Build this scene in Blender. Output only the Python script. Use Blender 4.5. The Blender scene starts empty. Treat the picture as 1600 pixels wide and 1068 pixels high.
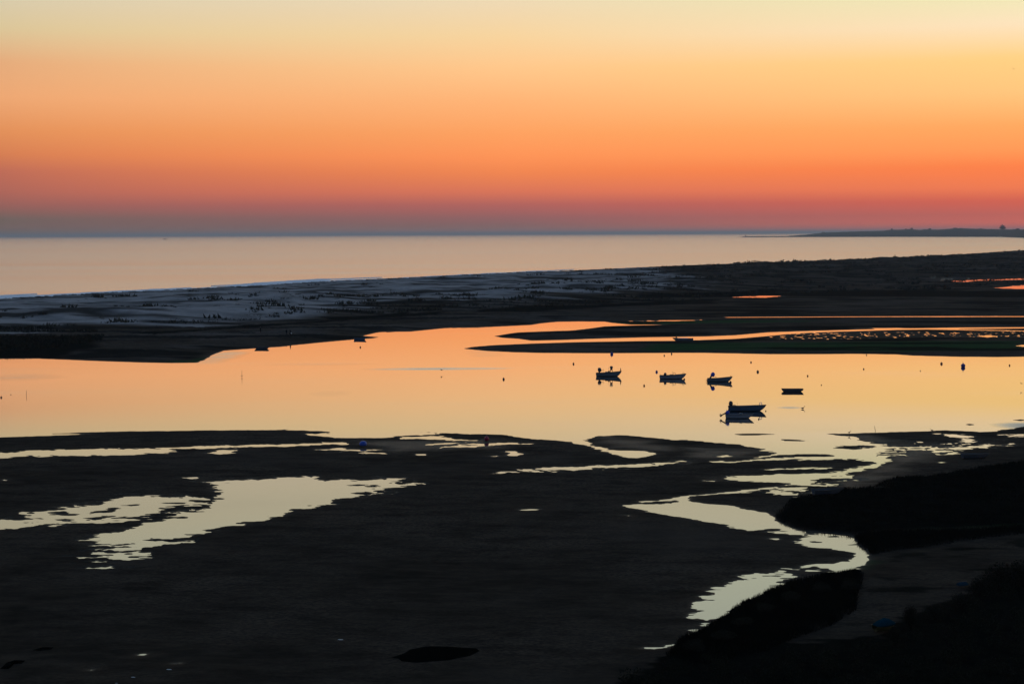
import bpy, bmesh, math, random
import numpy as np
from mathutils import Vector, Matrix
random.seed(7); RNG = np.random.default_rng(7)
scn = bpy.context.scene
COL = scn.collection
PI = math.pi

# ---------------------------------------------------------------- camera
H = 28.0                      # the viewpoint stands on a bluff 28 m above the lagoon
F = 2444.0                    # focal length in photograph pixels (55 mm on a 36 mm sensor)
PITCH = math.atan(168.2 / F)
ROLL = math.atan(5.2 / 1130)
cam_d = bpy.data.cameras.new('camera'); cam = bpy.data.objects.new('camera', cam_d); COL.objects.link(cam)
cam_d.sensor_width = 36; cam_d.lens = 36 * F / 1600
cam_d.clip_start = 0.5; cam_d.clip_end = 400000
fwd = Vector((0, math.cos(PITCH), -math.sin(PITCH)))
right0 = Vector((1, 0, 0)); up0 = right0.cross(fwd)
right = (right0 * math.cos(ROLL) - up0 * math.sin(ROLL)).normalized()
up = right.cross(fwd)
cam.matrix_world = Matrix(((right.x, up.x, -fwd.x, 0), (right.y, up.y, -fwd.y, 0), (right.z, up.z, -fwd.z, H), (0, 0, 0, 1)))
scn.camera = cam

def P(x, y, z=0.0):
    """where the sight line through a photograph pixel meets the level z"""
    d = fwd + right * ((x - 800) / F) + up * ((534 - y) / F)
    t = (z - H) / d.z
    return Vector((d.x * t, d.y * t, z))
def at_depth(x, y, Y):
    d = fwd + right * ((x - 800) / F) + up * ((534 - y) / F)
    t = Y / d.y
    return Vector((d.x * t, Y, H + d.z * t))

def lin(c):
    return tuple(((v / 255) / 12.92 if v / 255 <= 0.04045 else ((v / 255 + 0.055) / 1.055) ** 2.4) for v in c)

# ---------------------------------------------------------------- world: afterglow
W = bpy.data.worlds.new('World'); scn.world = W; W.use_nodes = True
nt = W.node_tree; nt.nodes.clear(); N = nt.nodes; Lk = nt.links
def wm(op, a, b=None, clamp=False):
    n = N.new('ShaderNodeMath'); n.operation = op; n.use_clamp = clamp
    for i, v in enumerate((a, b)):
        if v is None: continue
        if isinstance(v, (int, float)): n.inputs[i].default_value = v
        else: Lk.new(v, n.inputs[i])
    return n.outputs[0]
tc = N.new('ShaderNodeTexCoord'); sx = N.new('ShaderNodeSeparateXYZ'); Lk.new(tc.outputs['Generated'], sx.inputs[0])
el_t = wm('POWER', wm('MAXIMUM', sx.outputs['Z'], 0.0), 0.5)     # square root of the height gives the low sky more room
def elt(y): return math.sqrt(max(0, math.sin(math.atan((366 - y) / F))))
HI = [(0.175, (250, 238, 200), 1.0), (0.21, (246, 248, 216), 1.0), (0.27, (242, 250, 226), 1.0), (0.36, (170, 192, 200), 1.0), (0.5, (110, 140, 170), 1.0), (0.75, (80, 112, 150), 1.0), (1.0, (66, 98, 140), 1.0)]
#SKY0
LEFT = [(364, (108, 90, 65)), (352, (121, 95, 83)), (340, (114, 97, 87)), (320, (155, 97, 88)), (300, (178, 102, 87)), (270, (193, 108, 86)), (245, (217, 127, 81)), (210, (230, 146, 89)), (160, (240, 169, 116)), (110, (230, 171, 123)), (60, (219, 198, 153)), (5, (215, 204, 176))]
CENTRE = [(364, (168, 115, 99)), (352, (146, 99, 92)), (340, (157, 97, 94)), (320, (187, 100, 91)), (300, (227, 119, 86)), (270, (249, 137, 78)), (245, (261, 151, 86)), (210, (259, 164, 96)), (160, (259, 182, 118)), (110, (259, 201, 139)), (60, (250, 214, 159)), (5, (240, 218, 181))]
RIGHT = [(364, (216, 104, 85)), (352, (231, 104, 82)), (340, (206, 99, 86)), (320, (223, 99, 76)), (300, (251, 126, 78)), (270, (262, 132, 70)), (245, (264, 157, 86)), (210, (260, 172, 96)), (160, (258, 201, 126)), (110, (260, 212, 133)), (60, (256, 230, 191)), (5, (238, 235, 182))]
#SKY1
def ramp(lst, hi):
    r = N.new('ShaderNodeValToRGB'); cr = r.color_ramp
    pts = [(elt(y), lin(c)) for y, c in lst] + [(math.sqrt(e), tuple(k * v for v in lin(c))) for e, c, k in hi]
    while len(cr.elements) > 1: cr.elements.remove(cr.elements[-1])
    for i, (p, c) in enumerate(pts):
        e = cr.elements[0] if i == 0 else cr.elements.new(p)
        e.position = p; e.color = (c[0] / 2, c[1] / 2, c[2] / 2, 1)
    Lk.new(el_t, r.inputs[0]); return r.outputs[0]
def wmix(f, a, b, typ='MIX'):
    m = N.new('ShaderNodeMix'); m.data_type = 'RGBA'; m.blend_type = typ; m.clamp_result = False
    if isinstance(f, (int, float)): m.inputs[0].default_value = f
    else: Lk.new(f, m.inputs[0])
    for i, v in ((6, a), (7, b)):
        if isinstance(v, tuple): m.inputs[i].default_value = v
        else: Lk.new(v, m.inputs[i])
    return m.outputs[2]
az = wm('ARCTAN2', sx.outputs['X'], sx.outputs['Y'])
t_l = wm('POWER', wm('ADD', wm('MULTIPLY', az, 1 / 0.316), 1.0, True), 0.7); t_r = wm('MULTIPLY', az, 1 / 0.316, True)
rl = ramp(LEFT, [(a, tuple(v * 0.93 for v in b), c) for a, b, c in HI]); rc = ramp(CENTRE, HI); rr = ramp(RIGHT, HI)
BACK = [(364, (70, 72, 92)), (300, (88, 84, 106)), (200, (100, 96, 120)), (100, (104, 106, 132)), (0, (104, 112, 140))]
rb = ramp(BACK, [(0.27, (100, 116, 146), 1), (0.5, (88, 112, 148), 1), (1.0, (66, 98, 140), 1)])
glow = wmix(t_r, wmix(t_l, rl, rc), rr)
away = wm('MULTIPLY', wm('SUBTRACT', wm('ABSOLUTE', wm('SUBTRACT', az, 0.25)), 0.75), 1 / 1.3, True)
allsky = wmix(away, glow, rb)
sky = N.new('ShaderNodeTexSky'); sky.sky_type = 'NISHITA'; sky.sun_disc = False
SUN_EL, SUN_AZ = math.radians(-2.0), math.radians(24)
sky.sun_elevation = SUN_EL; sky.sun_rotation = SUN_AZ; sky.air_density = 1.5; sky.dust_density = 3; sky.ozone_density = 2
bg1 = N.new('ShaderNodeBackground'); Lk.new(allsky, bg1.inputs[0]); bg1.inputs[1].default_value = 2.0
bg2 = N.new('ShaderNodeBackground'); Lk.new(sky.outputs[0], bg2.inputs[0]); bg2.inputs[1].default_value = 0.05
ad = N.new('ShaderNodeAddShader'); Lk.new(bg1.outputs[0], ad.inputs[0]); Lk.new(bg2.outputs[0], ad.inputs[1])
wo = N.new('ShaderNodeOutputWorld'); Lk.new(ad.outputs[0], wo.inputs[0])
scn.view_settings.view_transform = 'Standard'; scn.view_settings.look = 'None'
scn.view_settings.exposure = 0; scn.view_settings.gamma = 1; scn.view_settings.use_curve_mapping = False
scn.render.engine = 'CYCLES'
scn.cycles.max_bounces = 5; scn.cycles.diffuse_bounces = 2; scn.cycles.glossy_bounces = 3; scn.cycles.volume_bounces = 0
scn.cycles.use_denoising = True

# ---------------------------------------------------------------- materials
def mat(name, base, rough=0.8, spec=0.5, var=0.0, scale=3.0, bump=0.0, bscale=20.0, ior=1.5, metallic=0.0, second=None):
    m = bpy.data.materials.new(name); m.use_nodes = True
    n = m.node_tree.nodes; l = m.node_tree.links; b = n['Principled BSDF']
    b.inputs['Base Color'].default_value = (*base, 1); b.inputs['Roughness'].default_value = rough
    b.inputs['Specular IOR Level'].default_value = spec; b.inputs['IOR'].default_value = ior; b.inputs['Metallic'].default_value = metallic
    t = n.new('ShaderNodeTexCoord')
    if var > 0:
        no = n.new('ShaderNodeTexNoise'); no.inputs['Scale'].default_value = scale; no.inputs['Detail'].default_value = 5
        l.new(t.outputs['Object'], no.inputs['Vector'])
        mx = n.new('ShaderNodeMix'); mx.data_type = 'RGBA'; l.new(no.outputs['Fac'], mx.inputs[0])
        mx.inputs[6].default_value = (*[v * (1 - var) for v in base], 1)
        mx.inputs[7].default_value = (*(second or [v * (1 + var) for v in base]), 1)
        l.new(mx.outputs[2], b.inputs['Base Color'])
    if bump > 0:
        no = n.new('ShaderNodeTexNoise'); no.inputs['Scale'].default_value = bscale; no.inputs['Detail'].default_value = 4
        l.new(t.outputs['Object'], no.inputs['Vector'])
        bp = n.new('ShaderNodeBump'); bp.inputs['Strength'].default_value = bump; bp.inputs['Distance'].default_value = 0.05
        l.new(no.outputs['Fac'], bp.inputs['Height']); l.new(bp.outputs[0], b.inputs['Normal'])
    return m
M = {}
M['hull_white'] = mat('hull_white', (0.17, 0.19, 0.20), 0.5, var=0.2, scale=2)
M['hull_grey'] = mat('hull_grey', (0.09, 0.12, 0.13), 0.5, var=0.25, scale=2)
M['hull_blue'] = mat('hull_blue', (0.03, 0.07, 0.11), 0.5, var=0.25, scale=2)
M['hull_dark'] = mat('hull_dark', (0.035, 0.045, 0.05), 0.6, var=0.3, scale=2)
M['wood'] = mat('wood', (0.07, 0.05, 0.035), 0.7, var=0.4, scale=6)
M['engine'] = mat('engine', (0.03, 0.035, 0.04), 0.4, var=0.1)
M['engine_blue'] = mat('engine_blue', (0.03, 0.06, 0.42), 0.5, var=0.1)
M['rope'] = mat('rope', (0.2, 0.17, 0.12), 0.9, var=0.2)
M['buoy_dark'] = mat('buoy_dark', (0.06, 0.02, 0.015), 0.5, var=0.2)
M['buoy_red'] = mat('buoy_red', (0.26, 0.012, 0.04), 0.5, var=0.2)
M['buoy_orange'] = mat('buoy_orange', (0.35, 0.07, 0.02), 0.5, var=0.2)
M['buoy_blue'] = mat('buoy_blue', (0.01, 0.07, 0.36), 0.45, var=0.2)
M['buoy_navy'] = mat('buoy_navy', (0.015, 0.02, 0.22), 0.45, var=0.2)
M['steel'] = mat('steel', (0.12, 0.12, 0.12), 0.5, metallic=0.6)
M['white'] = mat('white', (0.75, 0.76, 0.76), 0.5, var=0.08)
M['foam'] = mat('foam', (0.8, 0.84, 0.86), 0.8, var=0.1)
M['shell'] = mat('shell', (0.75, 0.75, 0.72), 0.5, var=0.1)
M['feather'] = mat('feather', (0.05, 0.05, 0.05), 0.8, var=0.4, scale=8)
M['skin'] = mat('skin', (0.10, 0.06, 0.045), 0.6, var=0.1)
M['cloth_dark'] = mat('cloth_dark', (0.006, 0.007, 0.010), 0.95, 0.0, var=0.3)
M['cloth_grey'] = mat('cloth_grey', (0.012, 0.011, 0.012), 0.95, 0.0, var=0.3)
M['hair'] = mat('hair', (0.02, 0.015, 0.01), 0.8, var=0.2)
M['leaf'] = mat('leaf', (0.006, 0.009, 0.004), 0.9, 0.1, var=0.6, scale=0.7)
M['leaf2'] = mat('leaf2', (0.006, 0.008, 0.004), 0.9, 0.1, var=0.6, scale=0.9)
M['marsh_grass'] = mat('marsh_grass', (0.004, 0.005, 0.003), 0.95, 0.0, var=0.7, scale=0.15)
M['dune_grass'] = mat('dune_grass', (0.035, 0.037, 0.028), 0.95, 0.0, var=0.7, scale=0.05)
M['bark'] = mat('bark', (0.006, 0.005, 0.004), 0.95, 0.0, var=0.4, scale=5)
M['weed'] = mat('weed', (0.0015, 0.002, 0.0015), 0.95, 0.0, var=0.6, scale=2, bump=0.6, bscale=6)
M['rock'] = mat('rock', (0.10, 0.10, 0.10), 0.9, var=0.4, scale=0.05)
M['tarp'] = mat('tarp', (0.003, 0.032, 0.045), 0.95, 0.0, var=0.35, scale=2)
M['tarp_pale'] = mat('tarp_pale', (0.02, 0.045, 0.06), 0.95, 0.0, var=0.3, scale=2)
M['hull_yellow'] = mat('hull_yellow', (0.05, 0.04, 0.006), 0.5, var=0.3, scale=2)
M['hill'] = mat('hill', (0.035, 0.045, 0.035), 0.95, 0.1, var=0.5, scale=0.004)

# ---------------------------------------------------------------- helpers
def tag(o, label=None, cat=None, group=None, kind=None):
    if label: o['label'] = label
    if cat: o['category'] = cat
    if group: o['group'] = group
    if kind: o['kind'] = kind
    return o
def empty(name, loc, rz=0.0):
    o = bpy.data.objects.new(name, None); COL.objects.link(o); o.location = loc; o.rotation_euler = (0, 0, rz); o.empty_display_size = 0.3
    return o
def np_mesh(name, verts, faces, m, parent=None, smooth=True, loc=None):
    """verts (n,3), faces (k,3) or (k,4) numpy"""
    me = bpy.data.meshes.new(name); verts = np.asarray(verts, dtype=np.float32); faces = np.asarray(faces, dtype=np.int32)
    me.vertices.add(len(verts)); me.vertices.foreach_set('co', verts.ravel())
    k = faces.shape[1]; me.loops.add(faces.size); me.loops.foreach_set('vertex_index', faces.ravel())
    me.polygons.add(len(faces)); me.polygons.foreach_set('loop_start', np.arange(0, faces.size, k, dtype=np.int32))
    me.polygons.foreach_set('loop_total', np.full(len(faces), k, dtype=np.int32))
    me.polygons.foreach_set('use_smooth', np.full(len(faces), smooth, dtype=bool))
    me.update(calc_edges=True); me.validate()
    me.materials.append(m)
    o = bpy.data.objects.new(name, me); COL.objects.link(o)
    if parent: o.parent = parent
    if loc is not None: o.location = loc
    return o
class MB:
    def __init__(s): s.v = []; s.f = []
    def add(s, vs, fs):
        n = len(s.v); s.v += [tuple(v) for v in vs]; s.f += [tuple(i + n for i in f) for f in fs]; return s
    def box(s, c, d, rz=0, ry=0):
        R = Matrix.Rotation(rz, 3, 'Z') @ Matrix.Rotation(ry, 3, 'Y')
        vs = [Vector(c) + R @ Vector((sx_ * d[0] / 2, sy * d[1] / 2, sz * d[2] / 2)) for sz in (-1, 1) for sy in (-1, 1) for sx_ in (-1, 1)]
        return s.add(vs, [(0, 2, 3, 1), (4, 5, 7, 6), (0, 1, 5, 4), (2, 6, 7, 3), (0, 4, 6, 2), (1, 3, 7, 5)])
    def loft(s, rings, close=True, caps=True):
        n = len(rings[0]); base = len(s.v)
        for r in rings: s.v += [tuple(p) for p in r]
        for i in range(len(rings) - 1):
            for j in range(n if close else n - 1):
                a = base + i * n + j; b = base + i * n + (j + 1) % n
                s.f.append((a, b, b + n, a + n))
        if caps:
            s.f.append(tuple(base + j for j in reversed(range(n)))); s.f.append(tuple(base + (len(rings) - 1) * n + j for j in range(n)))
        return s
    def tube(s, pts, rad, n=8):
        pts = [Vector(p) for p in pts]; rings = []
        if isinstance(rad, (int, float)): rad = [rad] * len(pts)
        for i, p in enumerate(pts):
            d = (pts[min(i + 1, len(pts) - 1)] - pts[max(i - 1, 0)]).normalized()
            a = d.cross(Vector((0, 0, 1)) if abs(d.z) < 0.9 else Vector((1, 0, 0))).normalized(); b = d.cross(a)
            rings.append([p + (a * math.cos(2 * PI * k / n) + b * math.sin(2 * PI * k / n)) * rad[i] for k in range(n)])
        return s.loft(rings)
    def lathe(s, prof, c=(0, 0, 0), n=14, ax=1.0, ay=1.0):
        rings = [[(c[0] + r * ax * math.cos(2 * PI * k / n), c[1] + r * ay * math.sin(2 * PI * k / n), c[2] + z) for k in range(n)] for r, z in prof]
        return s.loft(rings)
    def ring(s, c, R, r, axis='Y', n=18, m=8):
        rings = []
        for i in range(n + 1):
            a = 2 * PI * i / n; cc = []
            for k in range(m):
                b = 2 * PI * k / m; q = R + r * math.cos(b)
                p = (q * math.cos(a), r * math.sin(b), q * math.sin(a)) if axis == 'Y' else (q * math.cos(a), q * math.sin(a), r * math.sin(b))
                cc.append((c[0] + p[0], c[1] + p[1], c[2] + p[2]))
            rings.append(cc)
        return s.loft(rings, caps=False)
    def build(s, name, m, parent=None, smooth=False, loc=None):
        me = bpy.data.meshes.new(name); me.from_pydata(s.v, [], s.f); me.update()
        bm = bmesh.new(); bm.from_mesh(me); bmesh.ops.recalc_face_normals(bm, faces=bm.faces); bm.to_mesh(me); bm.free()
        for p in me.polygons: p.use_smooth = smooth
        me.materials.append(m); o = bpy.data.objects.new(name, me); COL.objects.link(o)
        if parent: o.parent = parent
        if loc is not None: o.location = loc
        return o

# gradient noise in numpy
_pr = RNG.permutation(4096); _ga = RNG.random(4096) * 2 * PI; _gx = np.cos(_ga).astype(np.float32); _gy = np.sin(_ga).astype(np.float32)
def noise(x, y):
    xi = np.floor(x).astype(np.int64); yi = np.floor(y).astype(np.int64)
    xf = (x - xi).astype(np.float32); yf = (y - yi).astype(np.float32)
    u = xf * xf * xf * (xf * (xf * 6 - 15) + 10); v = yf * yf * yf * (yf * (yf * 6 - 15) + 10)
    def g(dx, dy):
        h = _pr[(_pr[(xi + dx) & 4095] + yi + dy) & 4095]
        return _gx[h] * (xf - dx) + _gy[h] * (yf - dy)
    a = g(0, 0); b = g(1, 0); c = g(0, 1); d = g(1, 1)
    return ((a + (b - a) * u) + ((c + (d - c) * u) - (a + (b - a) * u)) * v) * 1.5
def fbm(x, y, o=3):
    s = 0; a = 1.0
    for i in range(o):
        s = s + a * noise(x * 2 ** i + 17.3 * i, y * 2 ** i - 9.1 * i); a *= 0.5
    return s
def sstep(e0, e1, x):
    t = np.clip((x - e0) / (e1 - e0), 0, 1); return t * t * (3 - 2 * t)

def sdist(poly, X, Y, margin):
    """signed distance in metres to a closed polygon, positive inside, -margin far away"""
    poly = np.array(poly, dtype=np.float64); out = np.full(X.shape, -margin, dtype=np.float32)
    sel = (X > poly[:, 0].min() - margin) & (X < poly[:, 0].max() + margin) & (Y > poly[:, 1].min() - margin) & (Y < poly[:, 1].max() + margin)
    x = X[sel]; y = Y[sel]
    if x.size == 0: return out
    d2 = np.full(x.shape, 1e18); ins = np.zeros(x.shape, bool); n = len(poly)
    for i in range(n):
        ax, ay = poly[i]; bx, by = poly[(i + 1) % n]; ex, ey = bx - ax, by - ay
        t = np.clip(((x - ax) * ex + (y - ay) * ey) / (ex * ex + ey * ey + 1e-9), 0, 1)
        d2 = np.minimum(d2, (x - ax - t * ex) ** 2 + (y - ay - t * ey) ** 2)
        if ay != by: ins ^= ((ay > y) != (by > y)) & (x < (bx - ax) * (y - ay) / (by - ay) + ax)
    d = np.sqrt(d2); out[sel] = np.clip(np.where(ins, d, -d), -margin, None); return out
def widen(x): return 1640 + (x - 1640) * 4 if x > 1640 else (-100 + (x + 100) * 6 if x < -100 else x)   # carry outlines on beyond the frame
def proj(poly, z=0.0): return [tuple(P(widen(x), y + .0046 * (x - widen(x)), z).xy) for x, y in poly]

# ---------------------------------------------------------------- traced outlines (photograph pixels -> ground)
LAGOON = [(-200, 555), (0, 560.5), (60, 560), (110, 562), (160, 564), (220, 566), (270, 567), (308, 566.5), (322, 561), (332, 554), (350, 547.5), (400, 544), (440, 541.5), (455, 539.5), (500, 535), (555, 530), (582, 528.5), (592, 526.5), (567, 524.5), (588, 519.5), (600, 518.3), (640, 518), (680, 514), (705, 511.5), (735, 511.3), (780, 510), (830, 507.5), (845, 505), (870, 502.6), (905, 502), (945, 502.4), (955, 504), (985, 507), (1040, 507.2), (985, 508.3), (945, 509.5), (925, 512.5), (895, 516), (850, 517.5), (810, 519), (795, 521), (772, 525), (785, 527.5), (810, 529), (830, 532), (875, 531), (930, 529), (1000, 527), (1060, 526), (1100, 525.5), (1150, 523.5), (1200, 519), (1250, 517.3), (1330, 515), (1400, 513), (1500, 511.6), (1600, 511), (1800, 510), (1800, 512), (1600, 512.8), (1500, 513.6), (1400, 515.2), (1300, 518.2), (1245, 520.5), (1200, 524.7), (1150, 529), (1100, 530.8), (1050, 532.2), (1000, 532.6), (900, 534.3), (830, 536.5), (770, 539), (740, 541.5), (723, 544.5), (760, 548), (800, 550), (850, 551.2), (950, 551.6), (1060, 551), (1100, 551), (1150, 552), (1200, 553), (1290, 553), (1330, 552.5), (1400, 553.5), (1430, 555.5), (1500, 557.2), (1560, 557.5), (1600, 557), (1800, 553),
          (1800, 650), (1660, 656), (1600, 666), (1575, 670), (1555, 673), (1530, 674.5), (1520, 673.5), (1480, 672), (1400, 674.5), (1340, 676.3), (1293, 677.5), (1315, 680.5), (1335, 682), (1345, 688), (1368, 694), (1380, 696), (1398, 703), (1385, 711), (1392, 718), (1378, 727), (1340, 737), (1300, 744.5), (1265, 751.5), (1258, 755), (1190, 764.5), (1150, 769.5), (1100, 773.5), (1078, 775), (1080, 784), (1100, 786), (1140, 789), (1160, 794), (1178, 797), (1200, 802), (1207, 806), (1213, 813), (1230, 821), (1258, 828.5), (1290, 831), (1330, 835.5), (1336, 848), (1350, 858), (1358, 868), (1352, 879), (1334, 890), (1305, 896.5), (1290, 889), (1255, 890.5), (1225, 893), (1235, 911), (1210, 919), (1192, 925), (1162, 938), (1147, 946), (1130, 962), (1100, 981), (1086, 989), (1069, 996), (1076, 989), (1094, 974), (1088, 958), (1090, 936), (1105, 924), (1135, 909), (1170, 898.5), (1200, 892.5), (1232, 888.8), (1275, 885.5), (1280, 882), (1305, 879.5), (1328, 874), (1334, 867), (1320, 860.5), (1290, 857.5), (1262, 852.5), (1245, 845.5), (1262, 837), (1285, 832.2), (1262, 830.8), (1244, 833), (1233, 835.5), (1227, 831), (1205, 826), (1178, 827), (1168, 829), (1145, 824.5), (1135, 818.5), (1088, 812.5), (1045, 804), (1010, 799), (976, 789.5), (1030, 787.2), (1062, 784.5), (1058, 780), (1040, 782.5), (1005, 783.8), (1000, 783), (1040, 779.5), (1060, 775.5), (1100, 772.3), (1150, 767.5), (1190, 762.5), (1240, 754.5), (1200, 752.5), (1103, 750), (1103, 748.5), (1140, 744.5), (1180, 742), (1240, 740.3), (1290, 739.5), (1325, 733), (1360, 726.5), (1368, 721.5), (1350, 717.3), (1290, 717), (1240, 717.6), (1180, 719.5), (1135, 722), (1140, 720.6), (1180, 718), (1215, 715), (1250, 713), (1290, 713.4), (1310, 712), (1290, 709.2), (1240, 708.8), (1218, 710), (1190, 714.5), (1165, 716), (1190, 712), (1215, 708.5), (1212, 705.5), (1195, 701), (1165, 696.5), (1140, 693), (1100, 689), (1050, 686.5), (1000, 681.5), (965, 679.3), (932, 680.5), (915, 687), (922, 694), (958, 703.5), (985, 703.5), (1010, 704), (1028, 709), (1010, 713), (995, 715.5), (978, 714.5), (955, 708), (932, 701.5), (905, 693), (890, 690), (860, 687), (830, 685), (800, 681), (780, 678.4), (755, 678), (720, 677.5), (690, 676), (668, 674.6), (650, 674), (690, 677.3), (660, 678.8), (620, 681.5), (600, 684), (575, 684.3), (540, 684), (520, 683), (500, 681), (484, 679.5), (480, 677.5), (518, 677.3), (519, 674), (500, 672.8), (440, 671.3), (300, 672.3), (200, 673.6), (130, 675.2), (75, 677.5), (140, 677.8), (60, 680.7), (0, 683), (-200, 689)]
ISLES = [  # small banks standing in the lagoon: (outline, roughness)
    ([(1143, 678), (1160, 677), (1185, 676.8), (1216, 677.8), (1185, 679.6), (1160, 679.4)], .2),
    ([(1222, 686), (1245, 686.6), (1266, 688.2), (1250, 689.4), (1228, 688.3)], .5),
    ([(1303, 700), (1312, 695), (1340, 694.5), (1372, 696), (1362, 699), (1335, 702.5)], .8),
    ([(1505, 663), (1515, 661.8), (1525, 663), (1515, 664.3)], .2), ([(1583, 656), (1594, 654.6), (1606, 656), (1594, 657.2)], .2),
    ([(1366, 709), (1376, 706.5), (1396, 711), (1372, 712)], .4),
    ([(1262, 845), (1275, 843.5), (1282, 846.5), (1268, 847.5)], .3), ([(1292, 837.5), (1306, 836), (1312, 838), (1296, 839)], .3)]
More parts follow.
